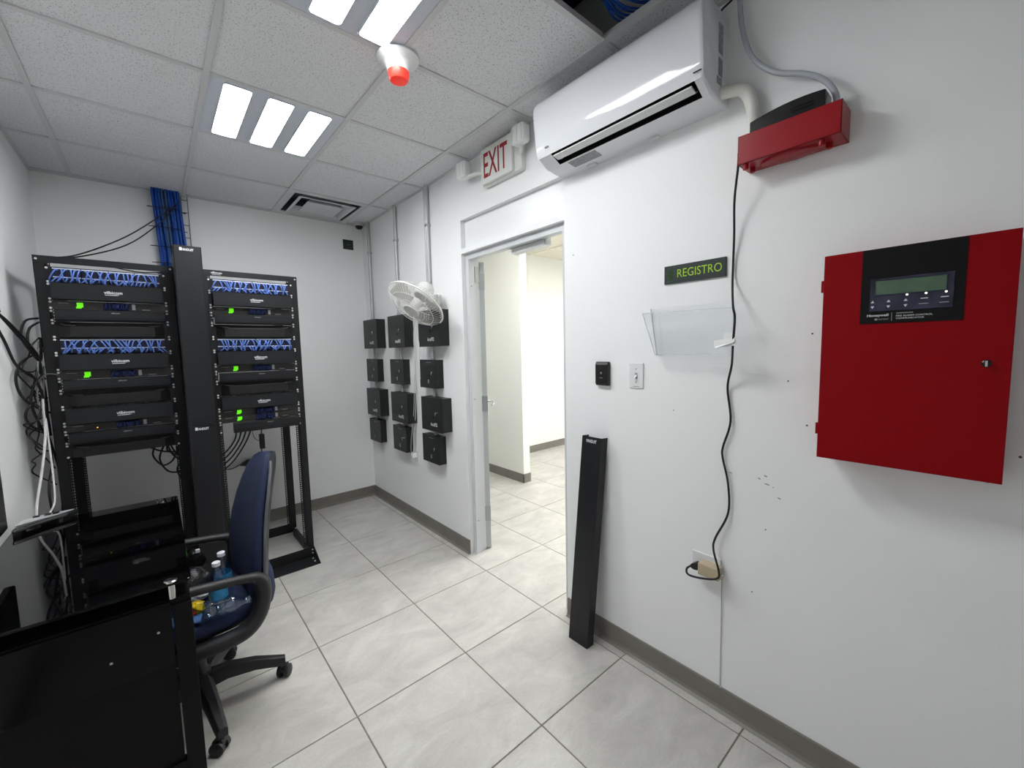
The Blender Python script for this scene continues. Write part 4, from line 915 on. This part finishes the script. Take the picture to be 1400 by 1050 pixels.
t = thing('room_sign', 'dark green sign reading REGISTRO in lime letters', 'sign', (0, -3.395, 1.764))
part('plate', MB().box(-0.008, 0, -3.521, -3.27, 1.765, 1.838), 'sign_green', t, bevel=0.001)
part('lettering', put_right(text_mb('REGISTRO', 0.178, 0.033, 0.0), -0.0086, -3.417, 1.803), 'sign_lime', t, label='lime green lettering')
emb = MB()
for (ry, rz) in ((0.0125, 0.023), (0.009, 0.017), (0.0055, 0.011), (0.0022, 0.005)):
    pts = [(-0.0085, -3.295 + ry * math.cos(a), 1.803 + rz * math.sin(a)) for a in [2 * PI * k / 20 for k in range(21)]]
    emb.tube(pts, 0.0009, 4, cap=False)
emb.box(-0.0088, -0.008, -3.308, -3.282, 1.773, 1.775)
part('emblem', emb, 'sign_emblem', t, label='green oval emblem')

t = thing('light_switch', 'white toggle light switch below the acrylic pocket', 'light switch', (0, -3.135, 1.315))
part('cover_plate', MB().box(-0.006, 0, -3.17, -3.10, 1.315, 1.43), 'plate_white', t, bevel=0.002)
part('toggle_frame', MB().box(-0.0075, -0.006, -3.141, -3.129, 1.36, 1.385), 'print_grey', t)
part('toggle', MB().prism([(-0.006, 1.366), (-0.018, 1.358), (-0.02, 1.363), (-0.006, 1.378)], 1, -3.139, -3.131), 'plate_white', t)
for z in (1.342, 1.403): part('screw', MB().lathe([(0.003, 0), (0.003, 0.001)], (-0.006, -3.135, z), (-1, 0, 0), 8), 'print_grey', t)
part('print_line', MB().box(-0.0064, -0.006, -3.15, -3.12, 1.3215, 1.3245), 'print_grey', t)
t = thing('card_reader', 'small black card reader beside the doorway', 'card reader', (0, -2.952, 1.318))
part('body', MB().prism([(0, 1.318), (-0.018, 1.318), (-0.024, 1.33), (-0.024, 1.42), (-0.018, 1.435), (0, 1.435)], 1, -2.99, -2.915), 'device_black', t, bevel=0.004)
part('key_mark', put_right(text_mb('o', 0.010, 0.010, 0.05), -0.0245, -2.952, 1.38), 'print_grey', t)
part('print_line', MB().box(-0.0245, -0.0238, -2.962, -2.942, 1.355, 1.357), 'print_grey', t)

# ------------------------------------------------------------------ red fire panel
t = thing('fire_alarm_cabinet', 'red metal fire alarm control cabinet on the wall', 'alarm panel', (0, -4.04, 1.146))
py0, py1, pz0, pz1, px = -4.229, -3.847, 1.146, 1.768, -0.1
part('cabinet', MB().box(px + 0.012, 0, py0 + 0.006, py1 - 0.006, pz0 + 0.006, pz1 - 0.006), 'panel_red', t)
door = part('door', MB().box(px, px + 0.012, py0, py1, pz0, pz1), 'panel_red', t, bevel=0.002)
for (za, zb_) in ((1.66, 1.695), (1.22, 1.255)): part('hinge', MB().box(px + 0.002, px + 0.012, py1, py1 + 0.006, za, zb_), 'panel_red', t)
part('lock', MB().lathe([(0.009, 0), (0.009, 0.004), (0.006, 0.006), (0.006, 0.012), (0.002, 0.013)], (px, -4.188, 1.447), (-1, 0, 0), 16), 'device_black', t, 40)
part('key_slot', MB().box(px - 0.0145, px - 0.012, -4.19, -4.186, 1.44, 1.454), 'chrome', t)
fp = part('display_panel', MB().box(px - 0.002, px, -4.143, -3.938, 1.558, pz1 - 0.001), 'panel_face', t, label='black display panel')
part('window', MB().box(px - 0.004, px - 0.002, -4.124, -3.958, 1.592, 1.684), 'window_plastic', fp, bevel=0.001)
part('screen', MB().box(px - 0.0055, px - 0.004, -4.110, -3.969, 1.638, 1.676), 'lcd_green', fp, label='green liquid crystal screen')
part('screen_frame', MB().box(px - 0.0065, px - 0.004, -4.111, -4.1095, 1.637, 1.677).box(px - 0.0065, px - 0.004, -3.97, -3.968, 1.637, 1.677).box(px - 0.0065, px - 0.004, -4.111, -3.968, 1.636, 1.638).box(px - 0.0065, px - 0.004, -4.111, -3.968, 1.676, 1.678), 'port_dark', fp)
for (y, z) in ((-4.036, 1.633), (-4.073, 1.633), (-4.11, 1.633)): part('status_light', MB().lathe([(0.0024, 0), (0.0024, 0.0015)], (px - 0.004, y, z), (-1, 0, 0), 8), 'led_white', fp)
for y in (-3.965, -3.999, -4.034):
    for (z, s) in ((1.619, 1), (1.604, -1)):
        part('arrow_key', MB().prism([(y - 0.004, z - s * 0.003), (y + 0.004, z - s * 0.003), (y, z + s * 0.004)], 0, px - 0.0048, px - 0.004), 'strip_white', fp)
for y in (-4.07, -4.108):
    part('key_print', MB().box(px - 0.0046, px - 0.004, y - 0.007, y + 0.007, 1.619, 1.621), 'print_white', fp)
    part('key_print', MB().box(px - 0.0046, px - 0.004, y - 0.008, y + 0.01, 1.605, 1.6068), 'print_grey', fp)
part('maker_lettering', put_right(text_mb('Honeywell', 0.046, 0.009, 0.02), px - 0.0026, -3.977, 1.580), 'print_white', fp)
part('maker_lettering', put_right(text_mb('SILENT KNIGHT', 0.022, 0.0042, 0.0), px - 0.0026, -3.99, 1.5695).box(px - 0.0026, px - 0.0022, -3.977, -3.971, 1.567, 1.572), 'print_grey', fp)
part('rule', MB().box(px - 0.0026, px - 0.002, -4.0075, -4.0065, 1.564, 1.587), 'print_grey', fp)
part('model_lettering', MB().box(px - 0.0026, px - 0.002, -4.05, -4.016, 1.5835, 1.5855), 'print_grey', fp)
part('model_lettering', put_right(text_mb('FIRE ALARM CONTROL', 0.072, 0.0042, 0.0), px - 0.0026, -4.052, 1.577), 'print_white', fp)
part('model_lettering', put_right(text_mb('COMMUNICATOR', 0.056, 0.0042, 0.0), px - 0.0026, -4.044, 1.570), 'print_white', fp)
part('hanger_wire', MB().lathe([(0.0015, 0), (0.0015, -0.012)], (px + 0.02, -4.205, 1.152), (0, 0, 1), 6), 'steel', t)

# ------------------------------------------------------------------ leaning spare cover
t = thing('duct_cover', 'black channel cover leaning against the wall beside the doorway', 'cable cover', (-0.11, -2.9, 0))
b0 = Vector((-0.138, 0, 0.0)); b1 = Vector((-0.052, 0, 1.062))
ax = (b1 - b0).normalized(); ou = Vector((ax.z, 0, -ax.x))   # toward the wall
L = (b1 - b0).length
def LP(a, y, o): return tuple(b0 + ax * a + ou * o + Vector((0, y, 0)))
ytop = -0.03
def sec(a):
    sh = ytop * a / L
    pr = [(-2.945, 0), (-2.825, 0), (-2.825, 0.05), (-2.828, 0.05), (-2.828, 0.003), (-2.942, 0.003), (-2.942, 0.05), (-2.945, 0.05)]
    return [LP(a, y + sh, o) for y, o in pr]
part('channel', MB().loft([sec(0.0), sec(L)]), 'cover_black', t, bevel=0.0008)
mb = text_mb('PANDUIT', 0.062, 0.016, 0.025)
mb.v = [LP(L - 0.022 + p[1], -2.885 + ytop - p[0] , -0.0008) for p in mb.v]
part('logo', mb, 'print_white', t, label='white printed logo')

# ------------------------------------------------------------------ glass desk
t = thing('glass_desk', 'black glass-topped desk along the desk wall', 'desk', (-1.92, -1.9, 0))
DX0, DX1, DYn, DYf, DZ = -2.195, -1.630, -2.462, -1.375, 0.762
part('glass_top', MB().prism(rrect((DX0 + DX1) / 2, (DYn + DYf) / 2, DX1 - DX0, DYf - DYn, 0.012), 2, DZ - 0.010, DZ), 'desk_glass', t, bevel=0.002)
for (x, y) in ((-1.683, -2.448), (-1.70, -1.43), (-2.14, -2.448), (-2.14, -1.43)):
    so = part('standoff', MB().lathe([(0.011, 0.705), (0.011, DZ - 0.010)], (x, y, 0), (0, 0, 1), 16), 'chrome', t, 40)
    part('standoff_cap', MB().lathe([(0.018, DZ), (0.018, DZ + 0.004), (0.014, DZ + 0.006)], (x, y, 0), (0, 0, 1), 20), 'chrome', so, 40)
part('frame_deck', MB().box(DX0 + 0.01, DX1 - 0.006, DYn + 0.012, DYf - 0.03, 0.68, 0.705), 'desk_black', t, bevel=0.002)
for (x0, x1, y0, y1) in ((DX1 - 0.055, DX1 - 0.004, DYn + 0.004, DYn + 0.045), (DX0 + 0.01, DX0 + 0.06, DYn + 0.004, DYn + 0.045), (DX1 - 0.055, DX1 - 0.004, DYf - 0.08, DYf - 0.04), (DX0 + 0.01, DX0 + 0.06, DYf - 0.08, DYf - 0.04)):
    part('leg', MB().box(x0, x1, y0, y1, 0.03, 0.68), 'desk_black', t, bevel=0.002)
    part('leveler', MB().lathe([(0.016, 0), (0.016, 0.012), (0.007, 0.013), (0.007, 0.03)], ((x0 + x1) / 2, (y0 + y1) / 2, 0), (0, 0, 1), 12), 'steel', t)
part('end_glass', MB().box(DX0 + 0.06, DX1 - 0.06, DYn, DYn + 0.006, 0.485, 0.70), 'desk_panel_glass', t, bevel=0.001, label='dusty black glass end panel')
part('end_panel', MB().box(DX0 + 0.06, DX1 - 0.06, DYn + 0.016, DYn + 0.03, 0.05, 0.68), 'desk_black', t)
part('bottom_rail', MB().box(DX0 + 0.06, DX1 - 0.055, DYn + 0.008, DYn + 0.04, 0.085, 0.12), 'desk_black', t)
part('modesty_panel', MB().box(DX0 + 0.012, DX0 + 0.024, DYn + 0.045, DYf - 0.08, 0.3, 0.68), 'desk_black', t)
for (x, z) in ((-1.84, 0.565), (-1.725, 0.61)): part('glass_screw', MB().lathe([(0.005, 0), (0.004, 0.003)], (x, DYn, z), (0, -1, 0), 10), 'chrome', t)
part('glass_screw', MB().lathe([(0.009, 0), (0.009, 0.006)], (-2.13, DYn, 0.56), (0, -1, 0), 12), 'chrome', t)
# monitor
t = thing('monitor', 'black flat monitor at the desk wall, only its side edge in view', 'monitor', (-2.15, -2.08, 0.872))
part('screen_panel', MB().box(-2.165, -2.135, -2.36, -1.80, 0.872, 1.21), 'screen_black', t, bevel=0.006)
part('display', MB().box(-2.1348, -2.134, -2.345, -1.815, 0.89, 1.195), 'screen_black', t)
part('wall_bracket', MB().box(-2.21, -2.165, -2.14, -2.02, 0.98, 1.10), 'screen_black', t)
# modem on the far end of the desk with two white cables
t = thing('modem', 'low glossy black modem with silver rear edge on the desk', 'modem', (-2.09, -1.46, DZ))
mb = MB(); ml = [(-2.188, -1.60), (-2.17, -1.48), (-2.12, -1.40), (-2.02, -1.385), (-1.99, -1.40), (-2.05, -1.50), (-2.14, -1.60)]
part('body', MB().prism([(-2.178, -1.555), (-2.172, -1.45), (-2.13, -1.40), (-1.995, -1.388), (-2.03, -1.425), (-2.12, -1.50)], 2, DZ + 0.014, DZ + 0.034), 'modem_black', t, bevel=0.006)
part('top_plate', MB().prism([(-2.175, -1.50), (-2.165, -1.44), (-2.13, -1.40), (-2.01, -1.392), (-2.06, -1.435)], 2, DZ + 0.034, DZ + 0.037), 'modem_silver', t)
part('foot', MB().prism([(-2.175, -1.55), (-2.155, -1.54), (-2.15, -1.47), (-2.17, -1.47)], 2, DZ, DZ + 0.014), 'modem_black', t)
part('foot', MB().prism([(-2.11, -1.45), (-2.06, -1.43), (-2.06, -1.40), (-2.11, -1.40)], 2, DZ, DZ + 0.014), 'modem_black', t)
for x in (-2.135, -2.10, -2.075): part('port', MB().box(x, x + 0.02, -1.425, -1.405, DZ + 0.037, DZ + 0.042), 'device_black', t)
cable('data_cable', [(-2.125, -1.415, DZ + 0.042), (-2.125, -1.36, 0.86), (-2.12, -1.2, 0.99), (-2.12, -1.05, 1.13), (-2.125, -1.0, 1.24), (-2.125, -0.98, 1.3)], 0.0055, 'cable_white', 'thicker white cable hanging from the tangle to the modem', 'cable', 'white cables to the modem')
cable('data_cable', [(-2.085, -1.41, DZ + 0.042), (-2.075, -1.34, 0.84), (-2.09, -1.2, 0.95), (-2.112, -1.05, 1.1), (-2.12, -1.0, 1.2)], 0.004, 'cable_white', 'thinner white cable bending from the tangle to the modem', 'cable', 'white cables to the modem')

# ------------------------------------------------------------------ office chair (local frame: forward = +x)
CH = Vector((-1.622, -2.055, 0))
ch = thing('office_chair', 'navy blue office chair with black arms pushed under the desk', 'chair', CH, (0, 0, PI + math.radians(4)), local=True)
for k in range(5):
    a = math.radians(-10 - 184) + 2 * PI * k / 5
    c, s = math.cos(a), math.sin(a)
    rings = []
    for (r, z, w, h) in ((0.02, 0.125, 0.075, 0.06), (0.1, 0.135, 0.062, 0.052), (0.2, 0.122, 0.05, 0.045), (0.285, 0.095, 0.042, 0.04), (0.318, 0.085, 0.036, 0.04)):
        rings.append([(c * r - s * y_, s * r + c * y_, z + z_) for (y_, z_) in ((-w / 2, -h / 2), (w / 2, -h / 2), (w / 2, h * 0.2), (w * 0.3, h / 2), (-w * 0.3, h / 2), (-w / 2, h * 0.2))])
    part('leg', MB().loft(rings), 'chair_plastic', ch, 50, bevel=0.003)
    px_, py_ = c * 0.305, s * 0.305; d = a + 1.1 + 0.7 * k
    cs = part('caster', MB().tube([(px_, py_, 0.085), (px_, py_, 0.05)], 0.008, 8).lathe([(0.022, -0.012), (0.022, 0.012)], (px_ + 0.012 * math.cos(d), py_ + 0.012 * math.sin(d), 0.042), (-math.sin(d), math.cos(d), 0), 14), 'chair_plastic', ch, 40)
    for o in (-1, 1):
        part('wheel', MB().lathe([(0.018, 0), (0.0275, 0.002), (0.0275, 0.017), (0.022, 0.021), (0.003, 0.021)], (px_ + 0.012 * math.cos(d) - math.sin(d) * 0.006 * o, py_ + 0.012 * math.sin(d) + math.cos(d) * 0.006 * o, 0.0275), (-math.sin(d) * o, math.cos(d) * o, 0), 18), 'chair_plastic', cs, 40)
part('column', MB().lathe([(0.045, 0.1), (0.04, 0.17), (0.028, 0.18), (0.028, 0.3), (0.02, 0.31), (0.02, 0.40)], (0, 0, 0), (0, 0, 1), 18), 'chair_plastic', ch, 40)
part('mechanism', MB().box(-0.12, 0.12, -0.08, 0.08, 0.385, 0.42), 'chair_plastic', ch, bevel=0.01)
def superpad(z, hx_, hy_, p=3.2, n=36, ox=0.0):
    out = []
    for k in range(n):
        a = 2 * PI * k / n; ca, sa = math.cos(a), math.sin(a)
        out.append((ox + hx_ * math.copysign(abs(ca) ** (2 / p), ca), hy_ * math.copysign(abs(sa) ** (2 / p), sa), z))
    return out
part('seat_shell', MB().loft([superpad(0.405, 0.19, 0.19), superpad(0.425, 0.235, 0.235), superpad(0.44, 0.243, 0.243)]), 'chair_plastic', ch, 50)
part('seat', MB().loft([superpad(0.436, 0.238, 0.238), superpad(0.455, 0.25, 0.25), superpad(0.475, 0.248, 0.248), superpad(0.49, 0.225, 0.225), superpad(0.494, 0.12, 0.12), superpad(0.493, 0.02, 0.02)]), 'chair_blue', ch, 60)
# backrest: lofted rings from bottom to top; x decreases (leans back) with height
def back_ring(z, hw, thf, thb, xc, n=28, curve=0.03):
    out = []
    for k in range(n):
        a = 2 * PI * k / n; ca, sa = math.cos(a), math.sin(a)
        y = hw * math.copysign(abs(sa) ** (2 / 2.6), sa)
        th = thf if ca > 0 else thb
        x = xc + th * math.copysign(abs(ca) ** (2 / 2.4), ca) + curve * (y / max(hw, 0.01)) ** 2
        out.append((x, y, z))
    return out
def bx_of(z): return -0.235 - 0.0 * z - 0.16 * max(0, z - 0.5) + (0.05 * math.sin((z - 0.45) / 0.6 * PI)) * 0.6
prof = [(0.43, 0.12, 0.6), (0.445, 0.18, 0.85), (0.49, 0.225, 1), (0.57, 0.25, 1), (0.66, 0.25, 1), (0.76, 0.228, 1), (0.86, 0.195, 0.98), (0.94, 0.163, 0.9), (1.0, 0.13, 0.78), (1.035, 0.095, 0.55), (1.055, 0.05, 0.28)]
part('backrest', MB().loft([back_ring(z, hw, 0.05 * k, 0.012, bx_of(z)) for z, hw, k in prof]), 'chair_blue', ch, 70)
part('back_shell', MB().loft([back_ring(z, hw + 0.004, 0.0, 0.030 * (0.4 + 0.6 * k), bx_of(z) - 0.006) for z, hw, k in prof]), 'chair_shell', ch, 70)
mb = MB()
for s in (-1, 1):
    mb.tube([(bx_of(z) - 0.012 + 0.03, s * (hw + 0.006), z) for z, hw, k in prof[2:-1]], 0.006, 6)
part('back_piping', mb, 'chair_trim', ch, 60)
part('lumbar_pad', MB().loft([back_ring(z, hw, 0.0, th, bx_of(z) - 0.02, curve=0.02) for z, hw, th in ((0.425, 0.10, 0.012), (0.44, 0.18, 0.028), (0.49, 0.222, 0.04), (0.55, 0.225, 0.036), (0.6, 0.2, 0.022), (0.63, 0.15, 0.01))]), 'chair_blue', ch, 70)
part('back_support', MB().tube(catmull([(-0.05, 0, 0.395), (-0.2, 0, 0.39), (-0.268, 0, 0.42), (-0.285, 0, 0.52)]), 0.035, 10, flat=(0.4, 1.0)), 'chair_plastic', ch, 60)
for s in (-1, 1):
    y = s * 0.265
    path = catmull([(0.23, y, 0.662), (0.12, y, 0.655), (-0.05, y, 0.637), (-0.15, y, 0.622), (-0.185, y, 0.608), (-0.2, y, 0.575), (-0.198, y, 0.52), (-0.175, y, 0.455), (-0.12, y, 0.41), (0.0, y - s * 0.02, 0.395), (0.10, y - s * 0.05, 0.392)], 5)
    part('armrest', MB().tube(path, [0.026 if i < 15 else (0.026 + 0.019 * min(1, (i - 15) / 8)) for i in range(len(path))], 12, flat=(0.68, 0.8)), 'chair_plastic', ch, 60)
    part('arm_bracket', MB().box(-0.03, 0.12, s * 0.10, s * 0.235, 0.39, 0.408), 'chair_plastic', ch, bevel=0.003)

# ------------------------------------------------------------------ things on the chair seat
def bottle(x, y, z, label, tilt=None):
    t = thing('water_bottle', label, 'bottle', (x, y, z), tilt, group='water bottles on the chair', local=True)
    prof = [(0.002, 0.004), (0.024, 0.0), (0.031, 0.006), (0.031, 0.04), (0.0295, 0.05), (0.031, 0.06), (0.031, 0.13), (0.028, 0.145), (0.018, 0.17), (0.0125, 0.182), (0.0125, 0.192)]
    part('body', MB().lathe(prof, n=24), 'bottle_clear', t, 40)
    part('label_band', MB().lathe([(0.0316, 0.058), (0.0316, 0.115)], n=24, cap=False), 'bottle_label', t, 40, label='blue printed band')
    part('cap', MB().lathe([(0.0145, 0.186), (0.0145, 0.2), (0.012, 0.202)], n=18), 'cap_white', t, 40)
bottle(-1.545, -2.235, 0.494, 'upright water bottle nearer the desk on the chair seat')
bottle(-1.520, -2.15, 0.494, 'upright water bottle farther from the desk on the chair seat')
t = thing('water_bottle', 'crumpled clear bottle lying on the chair seat', 'bottle', (-1.595, -2.268, 0.528), (PI / 2 * 0.98, 0, math.radians(75)), group='water bottles on the chair', local=True)
part('body', MB().lathe([(0.002, 0.0), (0.026, -0.002), (0.033, 0.008), (0.032, 0.03), (0.028, 0.04), (0.033, 0.055), (0.03, 0.075), (0.0335, 0.09), (0.026, 0.11), (0.013, 0.13), (0.0125, 0.145)], n=20), 'bottle_clear', t, 40)
part('cap', MB().lathe([(0.0145, 0.14), (0.0145, 0.152), (0.012, 0.154)], n=16), 'bottle_clear', t, 40)
mb = MB(); rr = random.Random(3)
def blob(c, rx, ry, rz, jag, seed, n=12, m_=7):
    r_ = random.Random(seed); rings = []
    for i in range(m_ + 1):
        th = PI * i / m_; rings.append([(c[0] + rx * math.sin(th) * math.cos(2 * PI * k / n) * (1 + r_.uniform(-jag, jag)), c[1] + ry * math.sin(th) * math.sin(2 * PI * k / n) * (1 + r_.uniform(-jag, jag)), c[2] + rz * math.cos(th) * (1 + r_.uniform(-jag, jag) * 0.5)) for k in range(n)])
    return MB().loft(rings)
t = thing('snack_wrapper', 'crumpled yellow and red snack wrapper on the chair seat', 'wrapper', (-1.625, -2.21, 0.494))
part('yellow_part', blob((-1.617, -2.21, 0.524), 0.028, 0.022, 0.028, 0.3, 5), 'wrap_yellow', t)
part('red_part', blob((-1.635, -2.215, 0.515), 0.018, 0.02, 0.02, 0.3, 6), 'wrap_red', t)
solo('folded_paper', MB().loft([[(-1.70, -2.255, 0.497), (-1.61, -2.285, 0.497), (-1.60, -2.23, 0.499), (-1.70, -2.19, 0.499)], [(-1.70, -2.255, 0.505), (-1.61, -2.285, 0.503), (-1.60, -2.23, 0.505), (-1.70, -2.19, 0.508)]]), 'paper_blue', 'folded light blue paper lying on the chair seat', 'paper')
t = thing('black_bag', 'crumpled black bag on the far side of the chair seat', 'bag', (-1.60, -2.03, 0.494))
part('body', blob((-1.615, -2.03, 0.553), 0.085, 0.07, 0.062, 0.16, 11, 16, 9), 'bag_black', t, 40)
part('flap', blob((-1.60, -2.0, 0.63), 0.035, 0.02, 0.05, 0.2, 12, 12, 7), 'bag_black', t, 40)
part('clear_pouch', blob((-1.60, -2.11, 0.53), 0.035, 0.02, 0.03, 0.25, 13), 'clear_lamp', t)
part('buckle', MB().box(-1.597, -1.583, -2.02, -2.01, 0.668, 0.682), 'cap_white', t)
